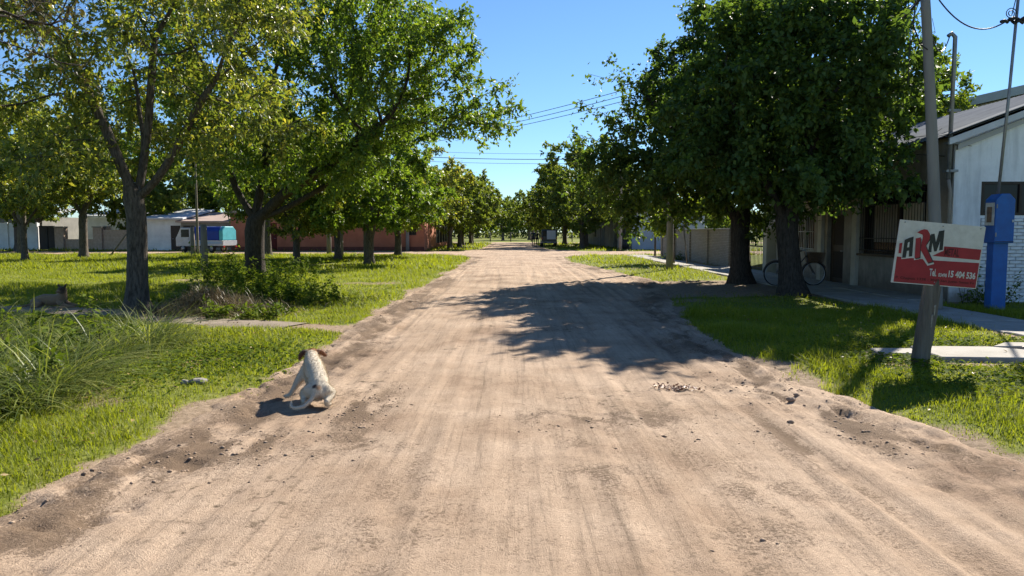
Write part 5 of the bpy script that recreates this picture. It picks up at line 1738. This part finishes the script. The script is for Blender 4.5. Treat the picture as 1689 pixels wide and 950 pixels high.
def coat_mat(name, rough=.8, bump=.5, bscale=160, speck=.12):
    m, nt, b = nodes_of(name)
    at = N(nt, 'ShaderNodeAttribute', attribute_name='coat')
    tc = N(nt, 'ShaderNodeTexCoord')
    nz = N(nt, 'ShaderNodeTexNoise')
    nz.inputs['Scale'].default_value = bscale
    nz.inputs['Detail'].default_value = 3
    nt.links.new(tc.outputs['Object'], nz.inputs['Vector'])
    r = ramp(nt, [(0.35, g3(1 - speck * 3)), (0.6, g3(1 + speck))])
    nt.links.new(nz.outputs[0], r.inputs[0])
    mx = N(nt, 'ShaderNodeMix', data_type='RGBA', blend_type='MULTIPLY')
    mx.inputs[0].default_value = 1
    nt.links.new(at.outputs['Color'], mx.inputs[6])
    nt.links.new(r.outputs[0], mx.inputs[7])
    nt.links.new(mx.outputs[2], b.inputs['Base Color'])
    b.inputs['Roughness'].default_value = rough
    b.inputs['Specular IOR Level'].default_value = .2
    b.inputs['Sheen Weight'].default_value = .2
    bp = N(nt, 'ShaderNodeBump')
    bp.inputs['Strength'].default_value = bump
    bp.inputs['Distance'].default_value = .01
    nt.links.new(nz.outputs[0], bp.inputs['Height'])
    nt.links.new(bp.outputs[0], b.inputs['Normal'])
    MATS[name] = m
    return m
coat_mat('fur', speck=.05)
coat_mat('cloth', bump=.2, bscale=60)

# ---- white dog crouching on the road, seen from behind
DG = thing('dog', (-1.82, 6.75, 0), 'white dog with brown ears crouching on the road edge, back turned', 'dog')
GZ = .035                                   # road surface under the dog
def dz(*p):
    return (p[0], p[1], p[2] + GZ)
dog = [
    [(dz(-1.745, 6.54, .125), .078), (dz(-1.75, 6.62, .160), .094), (dz(-1.79, 6.74, .205), .096), (dz(-1.855, 6.88, .250), .098), (dz(-1.905, 7.00, .288), .094), (dz(-1.94, 7.10, .325), .074), (dz(-1.965, 7.18, .345), .066), (dz(-1.975, 7.26, .345), .068), (dz(-1.99, 7.35, .31), .046), (dz(-2.0, 7.42, .28), .034)],
    [(dz(-1.90, 6.94, .19), .078), (dz(-1.82, 6.76, .14), .07), (dz(-1.76, 6.64, .11), .07)],
    [(dz(-1.95, 6.99, .25), .07), (dz(-1.86, 7.01, .25), .07)],
    # front legs
    [(dz(-1.975, 6.98, .235), .052), (dz(-2.03, 6.93, .15), .036), (dz(-2.06, 6.88, .085), .024), (dz(-2.09, 6.86, .03), .021), (dz(-2.125, 6.885, .016), .020), (dz(-2.155, 6.905, .012), .014)],
    [(dz(-1.85, 7.02, .22), .050), (dz(-1.84, 7.02, .14), .034), (dz(-1.845, 7.04, .07), .024), (dz(-1.85, 7.05, .02), .022), (dz(-1.855, 7.10, .014), .018)],
    # hind legs folded under the rump: thigh, knee forward, hock back, foot
    [(dz(-1.70, 6.58, .14), .072), (dz(-1.665, 6.69, .095), .052), (dz(-1.655, 6.59, .07), .036), (dz(-1.655, 6.50, .055), .024), (dz(-1.655, 6.52, .022), .022), (dz(-1.655, 6.60, .014), .022)],
    [(dz(-1.81, 6.58, .135), .072), (dz(-1.89, 6.67, .09), .050), (dz(-1.875, 6.58, .065), .034), (dz(-1.855, 6.50, .05), .023), (dz(-1.865, 6.52, .022), .021), (dz(-1.885, 6.59, .014), .021)],
    # tail curling round on the ground
    [(dz(-1.75, 6.485, .130), .024), (dz(-1.78, 6.43, .075), .020), (dz(-1.83, 6.385, .032), .018), (dz(-1.90, 6.375, .022), .016), (dz(-1.945, 6.40, .035), .014), (dz(-1.945, 6.42, .068), .011)],
    # ears
    [(dz(-2.022, 7.25, .385), .020), (dz(-2.06, 7.24, .375), .026), (dz(-2.088, 7.23, .345), .024), (dz(-2.10, 7.23, .31), .014)],
    [(dz(-1.925, 7.25, .388), .020), (dz(-1.885, 7.235, .38), .025), (dz(-1.855, 7.23, .36), .022), (dz(-1.838, 7.23, .345), .013)],
]
def dog_paint(co):
    c = np.tile(np.array([.57, .49, .37]), (len(co), 1))
    def blot(p, r, k, soft=.02):
        d = np.linalg.norm(co - np.array(dz(*p)), axis=1)
        w = np.clip((r - d) / soft + .5, 0, 1)[:, None]
        return c * (1 - w) + np.array(k) * w
    br = (.20, .075, .028)
    c = blot((-2.072, 7.24, .35), .062, (.10, .042, .022))
    c = blot((-1.862, 7.235, .365), .052, br)
    c = blot((-1.955, 7.26, .40), .072, (.34, .165, .07))
    c = blot((-1.99, 7.35, .35), .07, (.40, .25, .14), .05)
    c = blot((-1.765, 6.50, .20), .027, (.055, .02, .012), .012)
    c = blot((-1.72, 6.49, .19), .030, (.36, .2, .1), .02)
    c = blot((-1.70, 6.47, .08), .035, (.3, .2, .13), .03)
    fr = NZ.fbm(co[:, 0] * 40, co[:, 1] * 40 + co[:, 2] * 37, 2)
    grey = np.clip((fr - .6) * 6, 0, 1)[:, None] * .08
    return c * (1 - grey)
def pelt(body, n, length, parent, paint, flow, seed):
    """short hair standing off the skin, lying along `flow`"""
    rg = np.random.default_rng(seed)
    me = body.data
    ne = len(me.polygons)
    ce = np.zeros(ne * 3, np.float32)
    no = np.zeros(ne * 3, np.float32)
    ar = np.zeros(ne, np.float32)
    me.polygons.foreach_get('center', ce)
    me.polygons.foreach_get('normal', no)
    me.polygons.foreach_get('area', ar)
    k = rg.choice(ne, n, p=ar / ar.sum())
    p, q = ce.reshape(-1, 3)[k], no.reshape(-1, 3)[k]
    p = p + rg.normal(size=p.shape) * .003
    fl = np.array(flow) - q * (q @ np.array(flow))[:, None]
    d = q * .55 + fl * .8 + rg.normal(size=p.shape) * .22
    d /= np.linalg.norm(d, axis=1, keepdims=True)
    s = np.cross(d, q)
    s /= np.linalg.norm(s, axis=1, keepdims=True) + 1e-9
    L = (length * (.5 + .9 * rg.random(n)))[:, None]
    V = np.stack([p - s * .0016 - q * .002, p + s * .0016 - q * .002, p + d * L], 1)
    m2 = mesh_np('hair', V.reshape(-1, 3), np.arange(n * 3).reshape(-1, 3))
    col = np.ones((n, 3, 4), np.float32)
    col[:, :, :3] = (paint(p + np.array(ORG[parent.name])) * (.88 + .24 * rg.random((n, 1))))[:, None]
    a = m2.attributes.new('coat', 'FLOAT_COLOR', 'POINT')
    a.data.foreach_set('color', col.ravel())
    o = link('hair', m2, MATS['fur'], parent)
    o['kind'] = 'stuff'
bd = fused('body', dog, .0075, DG, dog_paint, MATS['fur'])
pelt(bd, 16000, .013, DG, dog_paint, (.25, -.8, -.45), 5)
# ---- tan dog lying on the footpath
LD = thing('dog', (-9.4, 15.1, 0), 'tan dog lying on the trodden footpath in the shade', 'dog')
def lz(x, y, z):
    return (-9.4 + x, 15.1 + y, z + .06)
ld = [
    [(lz(-.36, .03, .11), .10), (lz(-.2, .03, .14), .125), (lz(0, .03, .14), .12), (lz(.14, .02, .17), .12), (lz(.2, 0, .26), .075), (lz(.22, -.02, .35), .07), (lz(.22, -.08, .36), .068), (lz(.215, -.17, .33), .04), (lz(.215, -.21, .325), .03)],
    [(lz(.16, -.06, .10), .06), (lz(.24, -.08, .05), .04), (lz(.36, -.1, .03), .03), (lz(.47, -.1, .025), .028)],
    [(lz(.17, .08, .10), .06), (lz(.26, .1, .05), .04), (lz(.4, .08, .03), .03)],
    [(lz(-.34, -.06, .10), .09), (lz(-.2, -.16, .08), .05), (lz(-.34, -.18, .04), .035), (lz(-.22, -.2, .025), .028)],
    [(lz(-.44, .02, .07), .03), (lz(-.54, -.04, .03), .024), (lz(-.6, -.12, .025), .02)],
    [(lz(.165, -.05, .42), .024), (lz(.14, -.05, .47), .018)],
    [(lz(.275, -.05, .42), .024), (lz(.30, -.05, .47), .018)],
]
def ld_paint(co):
    c = np.tile(np.array([.30, .19, .11]), (len(co), 1))
    d = np.linalg.norm(co - np.array(lz(.22, -.08, .40)), axis=1)
    w = np.clip((.11 - d) / .04 + .5, 0, 1)[:, None]
    return c * (1 - w * .75)
bd = fused('body', ld, .014, LD, ld_paint, MATS['fur'])
pelt(bd, 6000, .02, LD, ld_paint, (-.9, 0, -.4), 6)

# ---- two people standing by the van
def person(loc, h, shirt, shorts, hairc, label, flip=1, arm=0.0):
    x, y, z0 = loc
    t = thing('person', loc, label, 'person', None)
    s = h / 1.75
    def q(a, b, c):
        return (x + a * s * flip, y + b * s, z0 + c * s)
    ch = [
        [(q(0, 0, .95), .125 * s), (q(0, 0, 1.1), .115 * s), (q(0, 0, 1.3), .13 * s), (q(0, 0, 1.41), .09 * s), (q(0, 0, 1.5), .052 * s), (q(0, -.01, 1.58), .075 * s), (q(0, -.01, 1.67), .085 * s)],
        [(q(-.17, 0, 1.40), .06 * s), (q(.17, 0, 1.40), .06 * s)],
        [(q(-.04, -.09, 1.60), .02 * s), (q(-.0, -.105, 1.595), .018 * s)],
    ]
    for sd in (-1, 1):
        ch.append([(q(.09 * sd, 0, .92), .095 * s), (q(.10 * sd, -.02, .5), .062 * s), (q(.10 * sd, .0, .3), .055 * s), (q(.10 * sd, .02, .09), .038 * s), (q(.10 * sd, -.03, .04), .04 * s), (q(.11 * sd, -.13, .03), .032 * s)])
        hx, hy, hz = .25 * sd, -.03 - arm * .15, .84
        ch.append([(q(.20 * sd, 0, 1.38), .055 * s), (q(.24 * sd, .02, 1.12), .042 * s), (q(hx, hy, .92), .032 * s), (q(hx, hy - .01, hz), .036 * s)])
        for f in range(4):
            ch.append([(q(hx, hy - .03 + .02 * f, hz), .012 * s), (q(hx - .01 * sd, hy - .035 + .022 * f, hz - .05), .010 * s), (q(hx - .025 * sd, hy - .035 + .022 * f, hz - .085 + .006 * abs(f - 1)), .009 * s)])
        ch.append([(q(hx - .02 * sd, hy - .04, hz + .02), .012 * s), (q(hx - .04 * sd, hy - .06, hz - .03), .010 * s)])
    skin = np.array([.36, .22, .15])
    def paint(co):
        zz = (co[:, 2] - z0) / s
        xx = np.abs(co[:, 0] - x) / s
        c = np.tile(skin, (len(co), 1))
        c[(zz > .93) & (zz < 1.46) & ~((xx > .205) & (zz < 1.16))] = shirt
        c[(zz > .52) & (zz <= .93) & (xx < .195)] = shorts
        c[zz < .07] = (.05, .05, .05)
        return c
    fused('body', ch, .016 * s, t, paint, MATS['cloth'], 3)
    hair = [[(q(0, .01, 1.70), .088 * s), (q(0, .04, 1.66), .085 * s), (q(0, .05, 1.60), .07 * s)]]
    fused('hair', hair, .016 * s, t, lambda co: np.tile(np.array(hairc), (len(co), 1)), MATS['cloth'], 3)
person((2.28, 79.4, .02), 1.74, (.035, .045, .07), (.05, .05, .06), (.02, .015, .012), 'person in dark blue shirt and shorts standing farthest from the van')
person((2.72, 79.8, .02), 1.70, (.025, .03, .035), (.035, .035, .04), (.03, .02, .015), 'person in black shirt and dark shorts standing close beside the van', -1, .5)

# ------------------------------------------------------------------ vehicles
plain('car_dark', (0.035, 0.04, 0.05), (0.03, 0.034, 0.042), 3, .35, 0, spec=.5, coat=.4)
plain('car_white', (0.42, 0.44, 0.47), (0.34, 0.36, 0.39), 3, .35, 0, spec=.5, coat=.3)
plain('car_stripe', (0.25, 0.36, 0.5), (0.2, 0.3, 0.43), 3, .4, 0, spec=.5)
plain('tarp_blue', (0.012, 0.045, 0.30), (0.01, 0.035, 0.22), 2, .6, .2, 12)
plain('tarp_teal', (0.08, 0.42, 0.48), (0.06, 0.33, 0.38), 2, .6, .2, 12)
plain('tyre', (0.02, 0.02, 0.02), (0.03, 0.03, 0.03), 9, .85, .2, 60)
plain('lamp_red', (0.4, 0.02, 0.02), (0.3, 0.015, 0.015), 5, .3, 0)
def wheel(c, r, w, ax, parent):
    """ax: unit vector of the axle"""
    c, ax = Vector(c), Vector(ax)
    o = MB().tube([c - ax * w / 2, c - ax * w * .42, c + ax * w * .42, c + ax * w / 2], [r * .86, r, r, r * .86], 18).build('wheel', MATS['tyre'], parent)
    MB().tube([c - ax * (w / 2 + .01), c + ax * (w / 2 + .01)], [r * .55, r * .55], 14).build('rim', MATS['zinc'], o)
# small van seen from behind
VN = thing('van', (3.95, 78.6, 0), 'small dark van with pale rear panel parked at the roadside by two people', 'van')
VN.rotation_euler = (0, 0, 0)
vx, vy = 3.95, 78.6
MB().prism([(vy, .35), (vy + 3.9, .35), (vy + 3.9, .95), (vy + 3.1, 1.05), (vy + 2.5, 1.75), (vy + .1, 1.85), (vy, 1.0)], 'x', vx - .82, vx + .82).build('body', MATS['car_dark'], VN, .04)
box('rear_panel', vx - .25, vx + .68, vy - .02, vy + .045, 0.78, 1.72, plain('van_panel', (0.8, 0.82, 0.85), (0.7, 0.72, 0.75), 3, .4, 0), VN, .01)
wi = box('rear_window', vx - .70, vx - .30, vy + .0, vy + .06, 1.1, 1.68, MATS['dark_glass'], VN)
box('side_window', vx - .835, vx - .822, vy + .5, vy + 2.2, 1.1, 1.6, MATS['dark_glass'], VN)
box('windscreen', vx - .7, vx + .7, vy + 2.75, vy + 2.95, 1.12, 1.6, MATS['dark_glass'], VN)
box('bumper', vx - .84, vx + .84, vy - .1, vy - .002, .38, .55, MATS['grey_steel'], VN, .02)
for sx_ in (-1, 1):
    box('tail_light', vx + sx_ * .76 - .05, vx + sx_ * .76 + .05, vy - .02, vy + .04, .75, 1.0, MATS['lamp_red'], VN)
    box('mirror', vx + sx_ * .93 - .1, vx + sx_ * .93 + .1, vy + 2.6, vy + 2.7, 1.05, 1.2, MATS['car_dark'], VN, .02)
    for yy in (.7, 3.15):
        wheel((vx + sx_ * .74, vy + yy, .32), .32, .2, (1, 0, 0), VN)
box('number_plate', vx - .2, vx + .2, vy - .112, vy - .102, .41, .52, MATS['car_white'], VN)
# light truck with a blue cover parked along the cross street
TK = thing('truck', (-23.4, 56.6, 0), 'white light truck with blue and teal canvas cover parked before the red house', 'truck')
def tb(name, x0, x1, y0, y1, z0, z1, mat, parent=None, bev=.0):
    return box(name, -23.4 + x0, -23.4 + x1, 56.6 + y0, 56.6 + y1, z0, z1, MATS[mat], parent or TK, bev)
box('chassis', -26.0, -20.95, 55.9, 57.3, .42, .55, MATS['black_iron'], TK)
MB().prism([(-26.6, .5), (-24.75, .5), (-24.75, 2.0), (-26.0, 2.0), (-26.5, 1.3), (-26.62, 1.2)], 'y', 55.7, 57.5).build('cab', MATS['car_white'], TK, .05)
wi = box('door_window', -25.9, -24.95, 55.68, 55.699, 1.25, 1.85, MATS['dark_glass'], TK)
dd = box('door', -26.0, -24.85, 55.685, 55.699, .6, 1.22, MATS['car_white'], TK)
box('handle', -25.05, -24.92, 55.66, 55.684, 1.08, 1.12, MATS['black_iron'], dd)
MB().prism([(-26.53, 1.32), (-26.05, 1.92), (-26.09, 1.95), (-26.57, 1.34)], 'y', 55.8, 57.4).build('windscreen', MATS['dark_glass'], TK)
tb('load_bed', -1.25, 2.5, -.95, .95, .56, 1.0, 'car_white', None, .02)
tb('stripe', -1.2, 2.45, -.962, -.952, .72, .9, 'car_stripe')
MB().prism([(-.92 + 56.6, 1.002), (.92 + 56.6, 1.002), (.92 + 56.6, 1.75), (.55 + 56.6, 2.08), (-.55 + 56.6, 2.08), (-.92 + 56.6, 1.75)], 'x', -24.6, -21.35).build('canvas_cover', MATS['tarp_blue'], TK, .06)
MB().prism([(-.93 + 56.6, 1.004), (.93 + 56.6, 1.004), (.93 + 56.6, 1.76), (.56 + 56.6, 2.09), (-.56 + 56.6, 2.09), (-.93 + 56.6, 1.76)], 'x', -21.34, -20.9).build('rear_curtain', MATS['tarp_teal'], TK, .05)
tg = tb('tailgate', 2.51, 2.56, -.93, .93, .6, 1.0, 'car_white')
for sd in (-1, 1):
    tb('tail_light', 2.52, 2.58, sd * .8 - .08, sd * .8 + .08, .45, .56, 'lamp_red')
    for xx in (-25.75, -22.3):
        wheel((xx, 56.6 + sd * .78, .36), .36, .22, (0, 1, 0), TK)
TK.rotation_euler = (0, 0, R(-16))
TK.scale = (.74, .88, .95)
TK.location.x = -23.15
# ------------------------------------------------------------------ bicycle leaning before the house
BK = thing('bicycle', (8.0, 21.0, .08), 'dark old bicycle with front basket parked under the dark tree', 'bicycle')
plain('bike_frame', (0.05, 0.045, 0.05), (0.09, 0.06, 0.05), 8, .45, 0, spec=.5)
plain('wicker', (0.16, 0.10, 0.06), (0.08, 0.05, 0.03), 30, .8, .5, 60)
bz = .08
def ring(c, r, t, nseg, name, mat, parent):
    pts = [(c[0] + r * math.cos(2 * math.pi * i / nseg), c[1], c[2] + r * math.sin(2 * math.pi * i / nseg)) for i in range(nseg + 1)]
    return MB().tube(pts, t, 7, cap=False).build(name, MATS[mat], parent)
RWx, FWx, WR = 7.50, 8.58, .33
for wx in (RWx, FWx):
    wy = 21.0
    tr_ = ring((wx, wy, bz + WR), WR, .019, 28, 'wheel', 'tyre', BK)
    ring((wx, wy, bz + WR), WR - .025, .012, 28, 'rim', 'zinc', tr_)
    MB().tube([(wx, wy - .05, bz + WR), (wx, wy + .05, bz + WR)], .025, 8).build('hub', MATS['grey_steel'], tr_)
    for k in range(16):
        a = 2 * math.pi * k / 16
        MB().tube([(wx, wy + (.02 if k % 2 else -.02), bz + WR), (wx + (WR - .03) * math.cos(a), wy, bz + WR + (WR - .03) * math.sin(a))], .0022, 4).build('spoke', MATS['grey_steel'], tr_)
    pts = [(wx + (WR + .035) * math.cos(a), wy, bz + WR + (WR + .035) * math.sin(a)) for a in [R(25 + 12.5 * i) for i in range(13)]]
    MB().tube(pts, .018, 6).build('mudguard', MATS['bike_frame'], BK)
bb = (7.95, 21.0, bz + .27)
seat_t = (7.80, 21.0, bz + .72)
head_t = (8.36, 21.0, bz + .84)
head_b = (8.41, 21.0, bz + .62)
fr_ = MB()
fr_.tube([bb, seat_t, (7.77, 21, bz + .84)], .016, 8)
fr_.tube([bb, (8.12, 21, bz + .34), head_b], .018, 8)
fr_.tube([(7.86, 21, bz + .52), (8.1, 21, bz + .52), head_t], .016, 8)
fr_.tube([head_b, head_t], .02, 8)
for sd in (-.045, .045):
    fr_.tube([bb, (RWx, 21 + sd, bz + WR)], .010, 6)
    fr_.tube([seat_t, (RWx, 21 + sd, bz + WR)], .009, 6)
    fr_.tube([head_b, (8.45, 21 + sd, bz + .58), (FWx, 21 + sd, bz + WR)], .012, 6)
fr_.build('frame', MATS['bike_frame'], BK)
MB().tube([head_t, (8.33, 21, bz + .98), (8.31, 21, bz + 1.0)], .013, 7).build('stem', MATS['zinc'], BK)
MB().tube([(8.10, 20.72, bz + .98), (8.28, 20.74, bz + 1.03), (8.33, 21, bz + 1.0), (8.28, 21.26, bz + 1.03), (8.10, 21.28, bz + .98)], .012, 7).build('handlebar', MATS['zinc'], BK)
for yy in (20.72, 21.28):
    MB().tube([(8.0, yy, bz + .97), (8.12, yy, bz + .985)], .017, 7).build('grip', MATS['tyre'], BK)
MB().tube([(7.62, 21, bz + .87), (7.70, 21, bz + .885), (7.82, 21, bz + .87), (7.92, 21, bz + .865)], [.05, .085, .05, .025], 10).build('saddle', MATS['tyre'], BK)
bk = MB()
bx0, bx1, by0, by1, bz0, bz1 = 8.42, 8.76, 20.82, 21.18, bz + .66, bz + .92
for k in range(9):
    zz = bz0 + (bz1 - bz0) * k / 8
    g = .04 * (k / 8)
    bk.tube([(bx0 - g, by0 - g, zz), (bx1 + g, by0 - g, zz), (bx1 + g, by1 + g, zz), (bx0 - g, by1 + g, zz), (bx0 - g, by0 - g, zz)], .013, 5)
bk.box(bx0, bx1, by0, by1, bz0 - .012, bz0)
ob = bk.build('basket', MATS['wicker'], BK)
MB().tube([(7.95, 20.86, bz + .27), (7.95, 21.14, bz + .27)], .014, 7).build('crank_axle', MATS['grey_steel'], BK)
ring((7.95, 20.95, bz + .27), .09, .008, 18, 'chainring', 'grey_steel', BK)
for sd, a in ((20.87, R(-60)), (21.13, R(120))):
    ex, ez = 7.95 + .165 * math.cos(a), bz + .27 + .165 * math.sin(a)
    c_ = MB().tube([(7.95, sd, bz + .27), (ex, sd, ez)], .011, 6).build('crank', MATS['grey_steel'], BK)
    MB().box(ex - .045, ex + .045, sd - .05, sd + .05, ez - .012, ez + .012).build('pedal', MATS['tyre'], c_)
MB().tube([(7.93, 21, bz + .25), (7.86, 20.78, bz + .005)], .010, 6).build('kickstand', MATS['zinc'], BK)
MB().box(7.36, 7.72, 20.93, 21.07, bz + .715, bz + .73).build('carrier', MATS['grey_steel'], BK)

# ------------------------------------------------------------------ small things on the ground
RK = thing('rock', (-3.25, 7.58, 0), 'flat pale grey stone lying in the grass near the crouching dog', 'stone')
def stone(c, sx, sy, sz, seed, mat, parent, name='stone'):
    bm = bmesh.new()
    bmesh.ops.create_icosphere(bm, subdivisions=2, radius=1)
    r_ = random.Random(seed)
    o = ORG[parent.name]
    for v in bm.verts:
        k = 1 + r_.uniform(-.16, .16)
        v.co = Vector((c[0] + v.co.x * sx * k, c[1] + v.co.y * sy * k, c[2] + v.co.z * sz * k)) - o
    me = bpy.data.meshes.new(name)
    bm.to_mesh(me)
    bm.free()
    return link(name, me, mat, parent)
plain('stone_grey', (0.34, 0.31, 0.28), (0.22, 0.2, 0.18), 12, .9, .5, 60)
stone((-3.25, 7.58, .05), .10, .06, .035, 2, MATS['stone_grey'], RK, 'slab')
stone((-3.38, 7.55, .045), .05, .04, .03, 5, MATS['stone_grey'], RK, 'chip')
LT = thing('leaf_litter', (1.64, 7.25, 0), 'small heap of rust red dry leaves lying on the road', 'leaf litter')
leaf_mat('dead_leaf', [(0, (.10, .04, .022)), (.5, (.22, .09, .045)), (1, (.32, .16, .08))], trans=.1, tcol=(1, 1, 1))
n = 150
q = rng.normal(size=(n, 2)) * np.array([.11, .045])
P = np.stack([q[:, 0], q[:, 1], .035 + road_h(1.64 + q[:, 0], 7.25 + q[:, 1]) * 1 - .02 + .02 * rng.random(n)], -1)
A = rng.normal(size=(n, 3)) * np.array([1, 1, .3])
V, F = leaf_quads(P, A, rng.normal(size=(n, 3)) * .4 + np.array([0, 0, 1]), .03 + .02 * rng.random(n), .018 + .01 * rng.random(n))
o = link('leaves', mesh_np('leaves', V, F), MATS['dead_leaf'], LT)
o['kind'] = 'stuff'
for (x, y, s, lb) in ((2.66, 6.95, .045, 'dark clod of earth on the right wheel track near the red leaf heap'), (2.75, 7.05, .03, 'small dark clod beside the larger one on the right wheel track'), (2.3, 6.0, .03, 'single brown clod on the road nearer than the red leaf heap')):
    t = thing('earth_clod', (x, y, 0), lb, 'clod')
    stone((x, y, float(road_h(np.array(x), np.array(y))) + s * .3), s, s * .8, s * .55, int(x * 100), MATS['clod'], t, 'clod')
